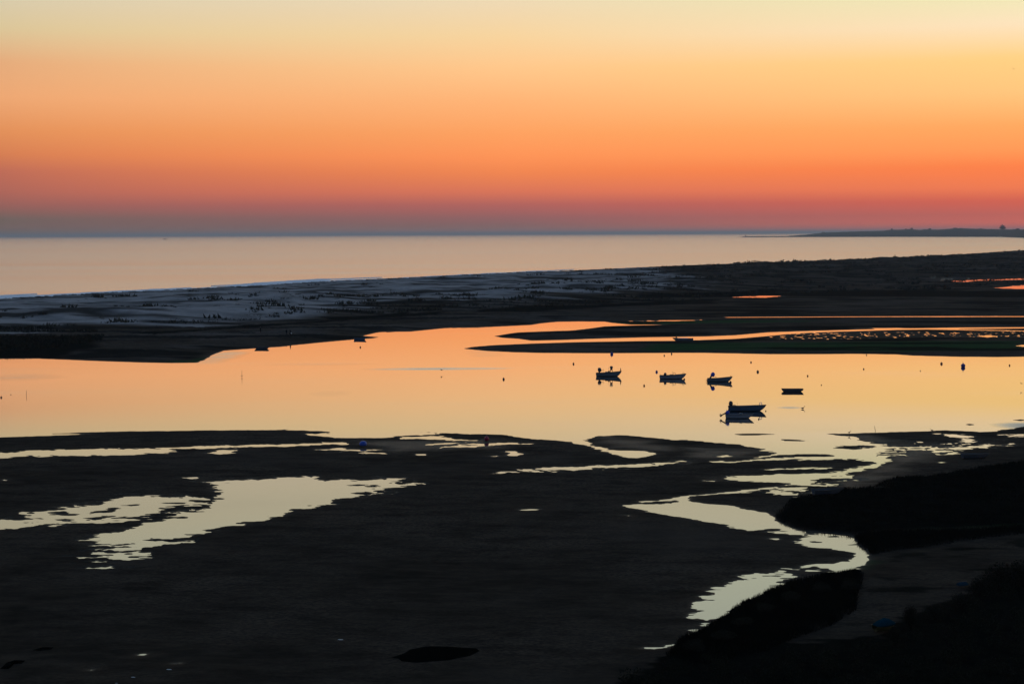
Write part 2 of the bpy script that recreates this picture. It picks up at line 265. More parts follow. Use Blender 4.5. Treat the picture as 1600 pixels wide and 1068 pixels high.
POOLS = [  # (outline, raggedness m)
    ([(-200, 711), (0, 706.3), (60, 703.4), (150, 701), (250, 699.6), (300, 697.3), (400, 694.3), (470, 693), (540, 691.6), (543, 692.8), (460, 696.5), (360, 699), (275, 700.6), (262, 707.5), (200, 711), (120, 712), (40, 710.8), (20, 714), (0, 715.5), (-200, 720)], .7),
    ([(326, 708), (345, 703.2), (373, 702.3), (362, 707), (338, 711)], .6),
    ([(497, 702.3), (530, 700), (560, 701.5), (598, 702.3), (560, 704.2), (520, 703.4)], .5),
    ([(525, 705.6), (560, 705.4), (598, 708), (560, 707.4)], .7),
    ([(625, 683.6), (640, 682), (670, 680.5), (697, 681), (700, 685), (735, 688), (700, 688.6), (680, 686.4), (655, 685.6)], .9),
    ([(655, 694.2), (700, 691.4), (728, 691), (700, 693.3), (665, 695)], .3),
    ([(687, 699), (720, 695), (760, 691.8), (790, 691), (823, 692.8), (780, 694.6), (740, 697.6), (700, 698)], .8),
    ([(791, 705), (802, 705), (818, 708.6), (808, 711.8), (794, 711.6)], .3),
    ([(765, 712.5), (776, 711.6), (774, 713.3)], .3), ([(652, 709.4), (663, 709), (664, 711), (654, 710.8)], .2),
    ([(783, 737.6), (805, 735), (840, 731.6), (900, 728.6), (950, 727.3), (1000, 725), (1040, 722.4), (1060, 722), (1035, 726.5), (990, 730.5), (930, 732), (870, 734.4), (810, 736.8)], 1.1),
    ([(1068, 723.2), (1080, 722), (1076, 724)], .3), ([(1110, 720.4), (1130, 719.6), (1128, 722)], .6), ([(1124, 713), (1132, 711.5), (1130, 714)], .5),
    ([(813, 796.3), (828, 795.4), (842, 795.4), (836, 796.4), (822, 796.7)], .12),
    ([(974, 804.4), (985, 804), (984, 806)], .3),
    ([(1198, 732.8), (1230, 731.3), (1280, 729.7), (1303, 729), (1300, 730.8), (1250, 732), (1205, 733.5)], .5),
    ([(1464, 676.6), (1485, 678), (1508, 679.6), (1512, 684), (1525, 687.5), (1518, 692), (1500, 695.2), (1488, 694), (1505, 690), (1503, 686), (1490, 682)], .8),
    ([(1480, 702.6), (1500, 699), (1540, 694), (1582, 692.5), (1578, 695), (1530, 698.6), (1500, 703.5)], 1.0),
    ([(1562, 681), (1580, 678.5), (1600, 677.5), (1700, 674), (1700, 677), (1605, 683), (1585, 684)], 1.6),
    ([(1395, 702), (1410, 694.6), (1430, 695.8), (1458, 700), (1440, 706), (1415, 710), (1396, 709)], 3.2),
    ([(1450, 706), (1470, 702), (1490, 700.5), (1485, 705), (1462, 709)], 1.6),
    ([(1464, 722), (1470, 720.8), (1478, 721.8), (1471, 723)], .15),
    ([(1250, 753), (1285, 753.5), (1284, 757), (1270, 761), (1262, 771), (1250, 775.5), (1236, 772), (1212, 768.5), (1235, 763)], 2.2),
    ([(1290, 748), (1310, 741.5), (1345, 738.5), (1325, 747)], 1.6),
    ([(1197, 833.5), (1213, 826.8), (1222, 828), (1229, 832), (1213, 833)], .5),
    ([(1208, 841.6), (1214, 841), (1213, 842.8)], .2),
    ([(141, 843), (148, 839), (160, 836), (168, 832), (185, 829), (225, 819.5), (262, 809.5), (300, 800), (318, 795), (328, 785), (334, 775), (331, 765), (324, 758.5), (340, 752), (352, 749), (400, 747.6), (450, 746), (475, 744.6), (495, 746.5), (530, 748.6), (570, 749.4), (600, 747.8), (622, 746.6), (634, 748), (606, 753.5), (586, 758), (592, 770), (572, 776), (535, 781), (500, 789), (462, 796), (420, 808), (372, 819), (325, 829), (290, 839), (262, 844), (220, 846), (185, 851), (160, 852), (150, 849)], .85),
    ([(575, 752), (630, 746), (640, 757), (600, 765), (585, 772), (575, 765)], 1.4),
    ([(150, 856), (240, 838), (300, 834), (240, 852), (205, 872), (178, 878), (155, 876)], 1.7),
    ([(605, 759), (618, 756), (622, 760), (609, 762)], .6), ([(632, 754), (640, 755.5), (634, 757)], .3), ([(292, 746), (306, 745), (310, 750), (298, 749)], 1.0),
    ([(-160, 816), (-60, 811), (0, 812.6), (22, 813), (36, 815), (38, 808), (52, 804), (98, 795), (140, 786), (160, 782), (200, 776.5), (245, 773), (300, 777), (332, 780), (326, 791), (303, 797), (275, 797), (240, 803), (212, 811), (160, 814.5), (120, 817), (86, 817.6), (70, 821), (40, 825), (0, 827), (-160, 836)], 1.25),
    ([(75, 821), (84, 819.8), (86, 821.6), (78, 822)], .3),
    ([(215, 1022.4), (222, 1020.8), (230, 1021), (224, 1023)], .03), ([(268, 1036), (282, 1034.8), (283, 1035.6), (272, 1036.3)], .02),
    ([(138, 1046), (145, 1045.2), (144, 1046.6)], .02), ([(0, 749), (10, 748.6), (10, 750)], .2), ([(310, 821.4), (330, 820.6), (328, 822.2)], .1),
    ([(1010, 1011.6), (1030, 1011), (1054, 1006), (1040, 1010), (1022, 1013)], .25),
    # beyond the lagoon
    ([(1128, 495.4), (1300, 494.4), (1500, 493.9), (1800, 494.7), (1800, 496), (1500, 495), (1300, 495.2), (1140, 496)], .2),
    ([(1140, 464.4), (1165, 462.8), (1200, 461.9), (1228, 462.6), (1190, 464.9)], 1.0),
    ([(1470, 438.8), (1471, 436.6), (1520, 435.2), (1600, 434.3), (1800, 432), (1800, 435), (1600, 436.8), (1530, 438.4), (1515, 440.3)], 1.2),
    ([(1455, 436), (1462, 434.6), (1464, 436.4)], 1.0),
    ([(1552, 450), (1590, 446.3), (1640, 441), (1800, 432), (1800, 452), (1600, 451.4)], 1.0),
    ([(1100, 489.6), (1040, 500.5), (1130, 499.6), (1180, 499), (1130, 500.8), (1050, 501.8)], .4) if False else ([(985, 501.6), (1040, 500.2), (1100, 499.4), (1060, 501.4)], .6),
    ([(1528, 525), (1545, 523.5), (1560, 525.5), (1542, 527)], .8), ([(1585, 540), (1600, 538.5), (1700, 538), (1700, 541), (1600, 541.5)], 1.2),
    ([(1340, 512.8), (1400, 512.2), (1600, 516.5), (1800, 517), (1800, 517.6), (1600, 517.4), (1450, 514.5)], .2),
]
SPECK = [(1190, 522.5), (1260, 519.5), (1400, 519), (1600, 517), (1800, 516), (1800, 529), (1600, 527), (1450, 526), (1300, 530), (1215, 530)]   # field of tiny pans between tussocks
SHORE = [(-260, 478), (0, 469), (100, 463), (200, 457.5), (300, 452.5), (400, 447.5), (500, 441.5), (600, 437), (700, 432), (800, 427), (900, 422), (1000, 417.3), (1100, 413.2), (1200, 409.5), (1300, 406), (1400, 402), (1500, 397), (1600, 390.5), (1700, 385.5), (1850, 381)]
DUNE_LOW = [(-260, 526), (0, 516), (110, 512), (200, 508), (300, 506), (400, 499), (500, 494), (560, 492), (650, 482), (760, 478), (850, 476), (900, 470), (1000, 464), (1100, 454), (1180, 446), (1300, 437), (1450, 431), (1600, 426), (1850, 418)]
FARBANK = [(-260, 560), (0, 561), (300, 568), (330, 556), (455, 541), (600, 524), (800, 512), (860, 503), (860, 480), (600, 480), (0, 508), (-260, 510)]
BLACKVEG = [([(-260, 553), (-260, 522), (0, 519), (70, 518), (150, 521), (163, 529), (158, 536), (90, 548), (40, 553)], 1.9),
            ([(735, 486), (760, 481), (850, 475.5), (1000, 470), (1120, 463), (1120, 470), (980, 474), (900, 480), (850, 484), (790, 485)], 1.2),
            ([(500, 493), (600, 489), (700, 483), (690, 488), (600, 493), (520, 497)], 1.5),
            ([(1000, 463), (1200, 451.5), (1500, 452), (1800, 455), (1800, 470), (1500, 462), (1200, 461), (1000, 466)], .6),
            ([(180, 513), (300, 508), (420, 500), (520, 494), (640, 482), (640, 487), (500, 499), (380, 506), (250, 515)], 2.0)]
MARSH = [[(1208, 806), (1225, 795), (1236, 780), (1262, 776), (1290, 768), (1360, 764), (1380, 755), (1400, 748), (1450, 746), (1500, 738), (1600, 722), (1800, 695), (1800, 822), (1600, 824), (1500, 829), (1400, 831), (1335, 836), (1290, 831.5), (1258, 829), (1230, 821.5), (1213, 813)],
         [(1335, 838), (1400, 833), (1500, 832), (1600, 826), (1700, 822), (1600, 836), (1520, 845), (1450, 856), (1395, 862), (1362, 868), (1350, 858), (1337, 848)],
         [(1060, 1002), (1086, 990.5), (1100, 983), (1130, 964), (1150, 948), (1162, 940), (1192, 928), (1235, 913), (1262, 906), (1300, 899), (1336, 892), (1350, 897), (1346, 915), (1340, 930), (1338, 955), (1300, 980), (1240, 1000), (1200, 1020), (1100, 1040), (1040, 1030)]]
SCRUBZ = [(960, 1080), (1040, 1028), (1110, 1015), (1240, 1005), (1330, 1000), (1375, 996), (1415, 965), (1440, 950), (1500, 930), (1545, 905), (1600, 885), (1850, 860), (1850, 1500), (800, 1500)]
ALGAE = [([(900, 503), (1000, 500), (1120, 498), (1300, 499), (1250, 501), (1100, 503), (1000, 505)], .5), ([(1010, 536), (1100, 532), (1250, 532), (1450, 530), (1600, 530), (1600, 545), (1400, 547), (1200, 544), (1000, 546)], .5),
         ([(1360, 836), (1420, 826), (1500, 818), (1600, 818), (1800, 815), (1800, 822), (1600, 824), (1450, 830)], .3), ([(1330, 893), (1350, 882), (1362, 872), (1366, 876), (1345, 892)], .2), ([(240, 563), (300, 560), (325, 556), (318, 565), (280, 567)], .3)]

# ---------------------------------------------------------------- ground: one height field
K = H * F
w = np.concatenate([np.arange(15.0, 170.0, 0.75), np.arange(170.0, 290.0, 1.0), np.arange(290.0, 560.0, 0.8), np.arange(560.0, 720.0, 1.2), np.arange(720.0, 1051.0, 3.0)])
US = 1.25
u = np.concatenate([np.arange(-1585.0, -865.0, 6.0), np.arange(-865.0, 865.1, US), np.arange(871.0, 1585.0, 6.0)])
UU, WW = np.meshgrid(u, w); Yg = K / WW; Xg = UU * Yg / F
lx, ly = Xg, Yg
n1 = fbm(lx / 7.5, ly / 3.4, 4); n2 = fbm(lx / 2.8 + 50, ly / 1.25, 3); n3 = fbm(lx / 40 + 9, ly / 28, 3); n4 = fbm(lx / 1.1 + 3, ly / 0.42, 2)
near = sstep(420, 250, Yg)                       # ripples matter on the near flats, the far shore is smooth
n5 = fbm(lx / 5 + 70, ly / 2.2, 2)
warp = lambda r: r * (0.75 * n1 + 0.95 * n2 + .5 * n5 + .60 * n4) * 1.5
def wsd(poly, rag, margin, z=0): return sdist(proj(poly, z), Xg, Yg, margin) + warp(rag)
base = sdist(proj(LAGOON), Xg, Yg, 90)
rag = 0.06 + 0.42 * near * (0.3 + 0.7 * sstep(-.2, .5, n3))
shallow = sdist(proj([(1140, 680), (1430, 680), (1480, 700), (1400, 760), (1370, 900), (1060, 1000), (960, 790), (1100, 740)]), Xg, Yg, 20)
rag = rag * (0.8 + 0.2 * sstep(-5, 5, shallow))
for rp, rk in ([(1060, 1000), (1080, 930), (1170, 890), (1290, 878), (1300, 900), (1180, 925), (1100, 985)], .75), ([(1380, 690), (1420, 690), (1500, 700), (1480, 712), (1380, 715), (1280, 745), (1250, 775), (1200, 770), (1300, 735)], .9), ([(1120, 812), (1250, 826), (1350, 850), (1340, 885), (1260, 860), (1140, 830)], .5), ([(1160, 690), (1230, 703), (1230, 712), (1160, 705)], .7), ([(960, 780), (1070, 772), (1080, 780), (1000, 806)], .35):
    rag = np.maximum(rag, rk * sstep(-2, 2, sdist(proj(rp), Xg, Yg, 8)))
sd = base + warp(rag) * np.clip((8 - np.abs(base)) / 6, 0, 1)
for poly, r in ISLES: sd = np.minimum(sd, -(wsd(poly, r * .6, 30)))
for poly, r in POOLS: sd = np.maximum(sd, wsd(poly, r, 12 if r < 3 else 20))
spk = sdist(proj(SPECK), Xg, Yg, 30)
sd = np.maximum(sd, np.minimum(spk, (fbm(lx / 1.5, ly / 4.5, 3) - 0.44) * 2))
shore_poly = SHORE + [(1850, 371), (-260, 371)]
for poly, r in [([(82, 803), (98, 800.5), (122, 802), (124, 806), (104, 808), (92, 806)], .8), ([(80, 811), (104, 808.5), (126, 810.5), (112, 813.5), (90, 813)], .7), ([(128, 801), (150, 798.5), (172, 798.6), (158, 801.5), (140, 803.5)], .7), ([(132, 809), (158, 805), (178, 806), (160, 811), (140, 813)], .8), ([(245, 786), (280, 783.6), (300, 784.5), (276, 787.2)], .5), ([(252, 794.5), (268, 790), (295, 790.8), (330, 788), (322, 793), (290, 797), (262, 798)], 1.0),
                ([(190, 788), (215, 786), (225, 788), (205, 789.8)], .5), ([(165, 794), (185, 792), (192, 794), (178, 796)], .5), ([(296, 780.5), (330, 781.5), (328, 784.5), (305, 783.6)], .5), ([(286, 768), (300, 757), (325, 756), (334, 768), (332, 777), (310, 775)], 1.0),
                ([(540, 758), (562, 754.6), (578, 757), (560, 760)], .6), ([(554, 770), (572, 767), (584, 770), (572, 773.4)], .5), ([(495, 749.5), (515, 746.6), (530, 748.5), (512, 751.2)], .6), ([(230, 842), (238, 839.5), (243, 842), (236, 843.4)], .3)]: sd = np.minimum(sd, -(wsd(poly, r * .7, 30)))
sd_sea = sdist(proj(shore_poly), Xg, Yg, 400) + 1.5 * fbm(lx / 60, ly / 60, 2)
sd_dune = sdist(proj(SHORE + list(reversed([(x, y + 3) for x, y in DUNE_LOW])), 1.2), Xg, Yg, 250)
sd_bank = sdist(proj(FARBANK), Xg, Yg, 60)
a = -sd                                            # distance inland from lagoon water
hl = np.where(a < 0, np.maximum(a * 0.06, -0.5), 0.11 * (1 - np.exp(-np.maximum(a, 0) / 1.0)) + 0.02 * np.clip(a, 0, 2) * n1 * near + 0.010 * np.clip(a, 0, 1.5) * n2 + 0.006 * n4 * sstep(260, 160, Yg) * np.clip(a, 0, 1))
hl = np.where(a > 0, np.maximum(hl, 0.002), hl)
hl += 0.15 * sstep(3, 30, a) * (0.5 + 0.5 * n3)
right_fade = sstep(60, -10, Xg)
hl += 1.9 * sstep(1, 26, a) * sstep(350, 375, Yg) * right_fade
veg = np.zeros_like(Xg)
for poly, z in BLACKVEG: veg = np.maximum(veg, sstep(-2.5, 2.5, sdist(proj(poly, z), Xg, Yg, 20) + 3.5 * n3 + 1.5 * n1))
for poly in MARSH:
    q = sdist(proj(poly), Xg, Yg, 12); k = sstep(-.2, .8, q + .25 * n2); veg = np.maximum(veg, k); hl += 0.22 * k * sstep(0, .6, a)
ds = -sd_sea                                      # distance inland from the sea
dn = 1.4 * sstep(0, 45, ds) + sstep(25, 90, ds) * sstep(0, 60, sd_dune) * (1.0 + 1.5 * np.clip(fbm(lx / 70, ly / 55, 4) + .45, 0, 1.6) + .35 * fbm(lx / 11, ly / 14, 2))
hsea = np.maximum(-sd_sea * 0.05, -2.0)
hz = np.where(ds < 0, np.maximum(ds * 0.05, -2), np.maximum(hl, dn * sstep(-30, 30, sd_dune)))
far_land = sd_dune > -40
Z = np.where(far_land | (ds < 60), hz, hl)
Z = np.where(sd > 0, np.minimum(Z, hl), Z)
# toe of the bluff, rising towards the viewpoint outside the bottom of the frame
Z += 7.5 * sstep(92, 62, Yg)
# zones
sd_sand = sdist(proj([(x, y - 7) for x, y in SHORE[:12]] + [(1100, 452), (1000, 455), (930, 462), (850, 466), (800, 470), (690, 474), (640, 471), (560, 478), (500, 491), (400, 499), (300, 506), (200, 508), (110, 512), (0, 516), (-260, 526)], 1.2), Xg, Yg, 120)
along = fbm(lx / 75 - ly / 160, ly / 26 + lx / 200, 4)
sandz = sstep(-9, 9, sd_sand + 16 * n3 + 14 * along + 3 * fbm(lx / 12, ly / 20, 2)) * np.where(ds > -5, 1, 0)
scrub_e = sstep(215, 330, UU + 90 * n3) * sstep(15, 60, ds)   # the eastern dunes carry scrub
patch = sstep(.05, .5, along + .45 * fbm(lx / 9, ly / 16, 3) - .25 * sstep(150, 60, sd_sand * 1.0 + 90) + .20 * sstep(-250, 60, UU)) * sstep(55, 150, ds) * .30
sandz = sandz * (1 - .9 * scrub_e * sstep(-.55, .05, .6 * n3 + 1.0 * fbm(lx / 14, ly / 30, 3))) * (1 - patch)
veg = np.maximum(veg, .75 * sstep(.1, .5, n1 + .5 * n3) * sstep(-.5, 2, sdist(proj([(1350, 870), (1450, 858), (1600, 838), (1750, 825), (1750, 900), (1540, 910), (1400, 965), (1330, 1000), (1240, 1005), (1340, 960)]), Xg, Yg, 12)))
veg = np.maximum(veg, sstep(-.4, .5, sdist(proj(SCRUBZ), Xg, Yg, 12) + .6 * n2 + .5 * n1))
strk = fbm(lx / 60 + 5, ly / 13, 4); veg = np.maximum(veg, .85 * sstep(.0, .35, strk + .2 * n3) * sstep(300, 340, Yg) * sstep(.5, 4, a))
sandz = np.maximum(sandz, (.16 * sstep(-.5, .5, n3 + .8 * strk) * sstep(3, 12, a) * right_fade + .05 * sstep(-.2, .6, along) * sstep(300, 340, Yg) * sstep(1, 5, a)) * (Yg > 300))
alg = np.zeros_like(Xg)
for poly, z in ALGAE: alg = np.maximum(alg, sstep(-1, 3, sdist(proj(poly, z), Xg, Yg, 20) + 2 * n1))
wet = np.exp(-np.maximum(Z, 0) / 0.022) * (Z > -0.1)
for wp in ([(1325, 682), (1345, 679), (1400, 692), (1500, 698), (1470, 712), (1400, 735), (1350, 765), (1290, 762), (1300, 748), (1390, 722)], [(940, 682), (1010, 690), (1050, 705), (1000, 703), (950, 698)], [(560, 690), (760, 688), (800, 698), (620, 706)], [(1080, 700), (1200, 705), (1150, 716), (1080, 716)]): wet = np.maximum(wet, .8 * sstep(-2.5, 2.5, sdist(proj(wp), Xg, Yg, 12) + 2 * n1))
nr, nc = Xg.shape
idx = np.arange(nr * nc).reshape(nr, nc)
quads = np.stack([idx[:-1, :-1], idx[1:, :-1], idx[1:, 1:], idx[:-1, 1:]], -1).reshape(-1, 4)
def ground_z(x, y):
    ww = K / y; uu = x / y * F
    i = int(np.clip(np.searchsorted(w, ww), 0, nr - 1)); j = int(np.clip(np.searchsorted(u, uu), 0, nc - 1)); return float(Z[i, j])
def gz_arr(x, y):
    i = np.clip(np.searchsorted(w, K / y), 0, nr - 1); j = np.clip(np.searchsorted(u, x / y * F), 0, nc - 1); return Z[i, j], i, j

gm = bpy.data.materials.new('tidal_ground'); gm.use_nodes = True
n = gm.node_tree.nodes; l = gm.node_tree.links; b = n['Principled BSDF']
def nn(t, **kw):
    q = n.new(t)
    for k_, v_ in kw.items(): setattr(q, k_, v_)
    return q
def gmix(f, a_, b_):
    m_ = nn('ShaderNodeMix', data_type='RGBA')
    if isinstance(f, (int, float)): m_.inputs[0].default_value = f
    else: l.new(f, m_.inputs[0])
    for i_, v_ in ((6, a_), (7, b_)):
        if isinstance(v_, tuple): m_.inputs[i_].default_value = (*v_, 1)
        else: l.new(v_, m_.inputs[i_])
    return m_.outputs[2]
def gmath(op, a_, b_, c_=None, clamp=False):
    m_ = nn('ShaderNodeMath', operation=op, use_clamp=clamp)
    for i_, v_ in enumerate((a_, b_, c_)):
        if v_ is None: continue
        if isinstance(v_, (int, float)): m_.inputs[i_].default_value = v_
        else: l.new(v_, m_.inputs[i_])
    return m_.outputs[0]
at = nn('ShaderNodeAttribute', attribute_name='zones'); sp = nn('ShaderNodeSeparateColor'); l.new(at.outputs['Color'], sp.inputs[0])
atw = nn('ShaderNodeAttribute', attribute_name='wet')
gt = nn('ShaderNodeTexCoord')
def gnoise(sc, det=5, vec=None, rough=.6):
    q = nn('ShaderNodeTexNoise'); q.inputs['Scale'].default_value = sc; q.inputs['Detail'].default_value = det; q.inputs['Roughness'].default_value = rough
    l.new(vec or gt.outputs['Object'], q.inputs['Vector']); return q.outputs['Fac']
mp = nn('ShaderNodeMapping'); mp.inputs['Scale'].default_value = (1, 2.2, 1); mp.inputs['Rotation'].default_value = (0, 0, .25); l.new(gt.outputs['Object'], mp.inputs['Vector'])
big = gnoise(.045, 5); mid = gnoise(.35, 6, mp.outputs[0]); fine = gnoise(3.0, 5, mp.outputs[0]); gr = gnoise(.9, 5)
def contrast(v_, lo, hi): 
    q = nn('ShaderNodeMapRange'); q.inputs[1].default_value = lo; q.inputs[2].default_value = hi; l.new(v_, q.inputs[0]); return q.outputs[0]
mud = gmix(contrast(mid, .35, .65), (0.031, 0.026, 0.019), (0.062, 0.048, 0.034))
mud = gmix(contrast(big, .38, .6), mud, gmix(contrast(fine, .35, .65), (0.034, 0.028, 0.021), (0.110, 0.085, 0.061)))
sand = gmix(contrast(gr, .3, .7), (0.31, 0.29, 0.275), (0.43, 0.395, 0.36))
sand = gmix(contrast(gnoise(.06, 6), .45, .7), sand, (0.17, 0.17, 0.165))
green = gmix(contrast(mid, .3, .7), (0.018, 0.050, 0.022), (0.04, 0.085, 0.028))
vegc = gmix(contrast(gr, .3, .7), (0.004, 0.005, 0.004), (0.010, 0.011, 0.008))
streak = gnoise(.16, 6, mp.outputs[0], .7)
mud = gmix(contrast(streak, .45, .68), mud, gmix(contrast(fine, .3, .7), (0.020, 0.017, 0.013), (0.034, 0.027, 0.020)))
mud = gmix(gmath('MULTIPLY', contrast(gnoise(.02, 5), .52, .66), .6), mud, (0.095, 0.076, 0.058))
c1 = gmix(sp.outputs[0], mud, sand)
c1 = gmix(sp.outputs[1], c1, green)
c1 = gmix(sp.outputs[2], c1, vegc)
l.new(c1, b.inputs['Base Color'])
rg = gmath('MULTIPLY_ADD', atw.outputs['Fac'], -0.40, 0.92)
l.new(rg, b.inputs['Roughness']); b.inputs['Specular IOR Level'].default_value = .12
spm = gmath('MULTIPLY_ADD', atw.outputs['Fac'], 0.16, 0.0); l.new(spm, b.inputs['Specular IOR Level'])
bp = nn('ShaderNodeBump'); bp.inputs['Strength'].default_value = .9; bp.inputs['Distance'].default_value = .22
l.new(gmath('ADD', fine, gmath('MULTIPLY', gnoise(12, 3, mp.outputs[0]), .4)), bp.inputs['Height']); l.new(bp.outputs[0], b.inputs['Normal'])
ground = np_mesh('ground', np.stack([Xg, Yg, Z], -1).reshape(-1, 3), quads, gm)
tag(ground, kind='structure')
ca = ground.data.color_attributes.new('zones', 'FLOAT_COLOR', 'POINT')
ca.data.foreach_set('color', np.stack([sandz, alg, veg, np.ones_like(veg)], -1).astype(np.float32).ravel())
wa = ground.data.attributes.new('wet', 'FLOAT', 'POINT'); wa.data.foreach_set('value', wet.astype(np.float32).ravel())

# bluff under the viewpoint (outside the frame, seen only from elsewhere)
bl_x = np.linspace(-90, 90, 91); bl_y = np.linspace(-30, 66, 49); BX, BY = np.meshgrid(bl_x, bl_y)
BZ = np.interp(BY, [-30, 2, 10, 40, 60, 66], [26.3, 26.3, 23.6, 14, 8.5, 7.0]) + .3 * fbm(BX / 7, BY / 7, 3)
bi = np.arange(BX.size).reshape(BX.shape)
bluff = np_mesh('bluff', np.stack([BX, BY, BZ], -1).reshape(-1, 3), np.stack([bi[:-1, :-1], bi[:-1, 1:], bi[1:, 1:], bi[1:, :-1]], -1).reshape(-1, 4), mat('bluff_soil', (.03, .028, .022), .95, .1, var=.5, scale=.5))
tag(bluff, kind='structure')

# ---------------------------------------------------------------- water
def water_mat(name, rough, curve, bscale, bstr, stretch, tint=(0.004, 0.006, 0.008), patches=()):
    """mirror-like water: a dark body under a reflection that grows towards grazing angles"""
    m = bpy.data.materials.new(name); m.use_nodes = True
    n = m.node_tree.nodes; l = m.node_tree.links; n.remove(n['Principled BSDF']); out = n['Material Output']
    df = n.new('ShaderNodeBsdfDiffuse'); df.inputs[0].default_value = (*tint, 1)
    gl = n.new('ShaderNodeBsdfGlossy'); gl.inputs['Color'].default_value = (1, 1, 1, 1); gl.inputs['Roughness'].default_value = rough
    lw = n.new('ShaderNodeLayerWeight'); lw.inputs['Blend'].default_value = .5
    cr = n.new('ShaderNodeValToRGB'); r_ = cr.color_ramp; l.new(lw.outputs['Facing'], cr.inputs[0])
    for i, (c, v) in enumerate(sorted([(1 - c, v) for c, v in curve])):
        e = r_.elements[i] if i < 2 else r_.elements.new(c)
        e.position = c; e.color = (v, v, v, 1)
    mx = n.new('ShaderNodeMixShader'); l.new(cr.outputs[0], mx.inputs[0]); l.new(df.outputs[0], mx.inputs[1]); l.new(gl.outputs[0], mx.inputs[2]); l.new(mx.outputs[0], out.inputs['Surface'])
    t = n.new('ShaderNodeTexCoord'); mp = n.new('ShaderNodeMapping'); mp.inputs['Scale'].default_value = stretch; l.new(t.outputs['Object'], mp.inputs['Vector'])
    no = n.new('ShaderNodeTexNoise'); no.inputs['Scale'].default_value = bscale; no.inputs['Detail'].default_value = 3; l.new(mp.outputs[0], no.inputs['Vector'])
    bp = n.new('ShaderNodeBump'); bp.inputs['Strength'].default_value = bstr; bp.inputs['Distance'].default_value = .1
    l.new(no.outputs['Fac'], bp.inputs['Height']); l.new(bp.outputs[0], gl.inputs['Normal'])
    def mth(op, a, b_=None, clamp=False):
        q = n.new('ShaderNodeMath'); q.operation = op; q.use_clamp = clamp
        for i, v in enumerate((a, b_)):
            if v is None: continue
            if isinstance(v, (int, float)): q.inputs[i].default_value = v
            else: l.new(v, q.inputs[i])
        return q.outputs[0]
    if patches:
        acc = None; s = n.new('ShaderNodeSeparateXYZ'); l.new(t.outputs['Object'], s.inputs[0])
        pn = n.new('ShaderNodeTexNoise'); pn.inputs['Scale'].default_value = .12; pn.inputs['Detail'].default_value = 5
        mp2 = n.new('ShaderNodeMapping'); mp2.inputs['Scale'].default_value = (.45, 1, 1); l.new(t.outputs['Object'], mp2.inputs['Vector']); l.new(mp2.outputs[0], pn.inputs['Vector'])
        for (cx, cy, rx, ry, k) in patches:   # catspaws: patches of wind-ruffled water
            q = mth('ADD', mth('POWER', mth('ABSOLUTE', mth('MULTIPLY', mth('SUBTRACT', s.outputs[0], cx), 1 / rx)), 2), mth('POWER', mth('ABSOLUTE', mth('MULTIPLY', mth('SUBTRACT', s.outputs[1], cy), 1 / ry)), 2))
            q = mth('SUBTRACT', 1.25, mth('ADD', q, mth('MULTIPLY', pn.outputs['Fac'], 1.1)), True)
            q = mth('MULTIPLY', q, k); acc = q if acc is None else mth('MAXIMUM', acc, q)
        mp3 = n.new('ShaderNodeMapping'); mp3.inputs['Scale'].default_value = (.012, .06, 1); mp3.inputs['Rotation'].default_value = (0, 0, .12); l.new(t.outputs['Object'], mp3.inputs['Vector'])
        bn = n.new('ShaderNodeTexNoise'); bn.inputs['Scale'].default_value = 1; bn.inputs['Detail'].default_value = 6; l.new(mp3.outputs[0], bn.inputs['Vector'])
        breeze = mth('MULTIPLY', mth('MAXIMUM', mth('SUBTRACT', bn.outputs['Fac'], .5), 0.0), .35)
        l.new(mth('ADD', mth('ADD', acc, rough), breeze), gl.inputs['Roughness'])
        l.new(mth('MULTIPLY', cr.outputs[0], mth('SUBTRACT', 1.0, mth('MULTIPLY', acc, 1.1))), mx.inputs[0])   # ruffled facets turn towards the viewer and reflect less
    return m
CALM = [(0, 1.0), (.06, .96), (.084, .91), (.115, .75), (.168, .46), (.24, .36), (.5, .2), (1, .1)]
OPEN = [(0, .74), (.05, .72), (.12, .6), (.3, .35), (1, .06)]
def patch_px(x0, x1, y0, y1, k):
    c = P((x0 + x1) / 2, (y0 + y1) / 2); a_ = P(x0, (y0 + y1) / 2); b_ = P(x1, (y0 + y1) / 2); t_ = P((x0 + x1) / 2, y0); d_ = P((x0 + x1) / 2, y1)
    return (c.x, c.y, abs(b_.x - a_.x) / 2, abs(t_.y - d_.y) / 2, k)
patches = [patch_px(540, 830, 573, 579, .40), patch_px(300, 390, 545, 570, .22), patch_px(-60, 120, 582, 598, .12), patch_px(1205, 1262, 634, 639, .35), patch_px(380, 620, 566, 572, .1), patch_px(720, 800, 540, 560, .10), patch_px(1540, 1700, 655, 676, .5), patch_px(470, 560, 608, 622, .06)]
mw = water_mat('lagoon_surface', 0.022, CALM, .5, .012, (1, 1, 1), patches=patches)
mid_line = [(-1200, 500), (-260, 500), (0, 492), (600, 462), (1000, 440), (1400, 418), (1850, 402), (2600, 390)]
near_edge = P(800, 1068)
ml = [P(x, y) for x, y in mid_line]
vs = [(p.x, p.y, 0) for p in ml] + [(ml[-1].x, 55, 0), (ml[0].x, 55, 0)]
lag = MB(); lag.v = vs; lag.f = [tuple(reversed(range(len(vs))))]
wobj = lag.build('lagoon_water', mw); tag(wobj, kind='structure')
ms = water_mat('sea_surface', 0.20, OPEN, .02, .5, (1, 1.6, 1), tint=(0.02, 0.03, 0.035))
vs = [(p.x, p.y, 0) for p in ml] + [(150000, 30000, 0), (150000, 250000, 0), (-150000, 250000, 0), (-150000, 600, 0)]
sea = MB(); sea.v = vs; sea.f = [tuple(range(len(vs)))]
_n = ms.node_tree
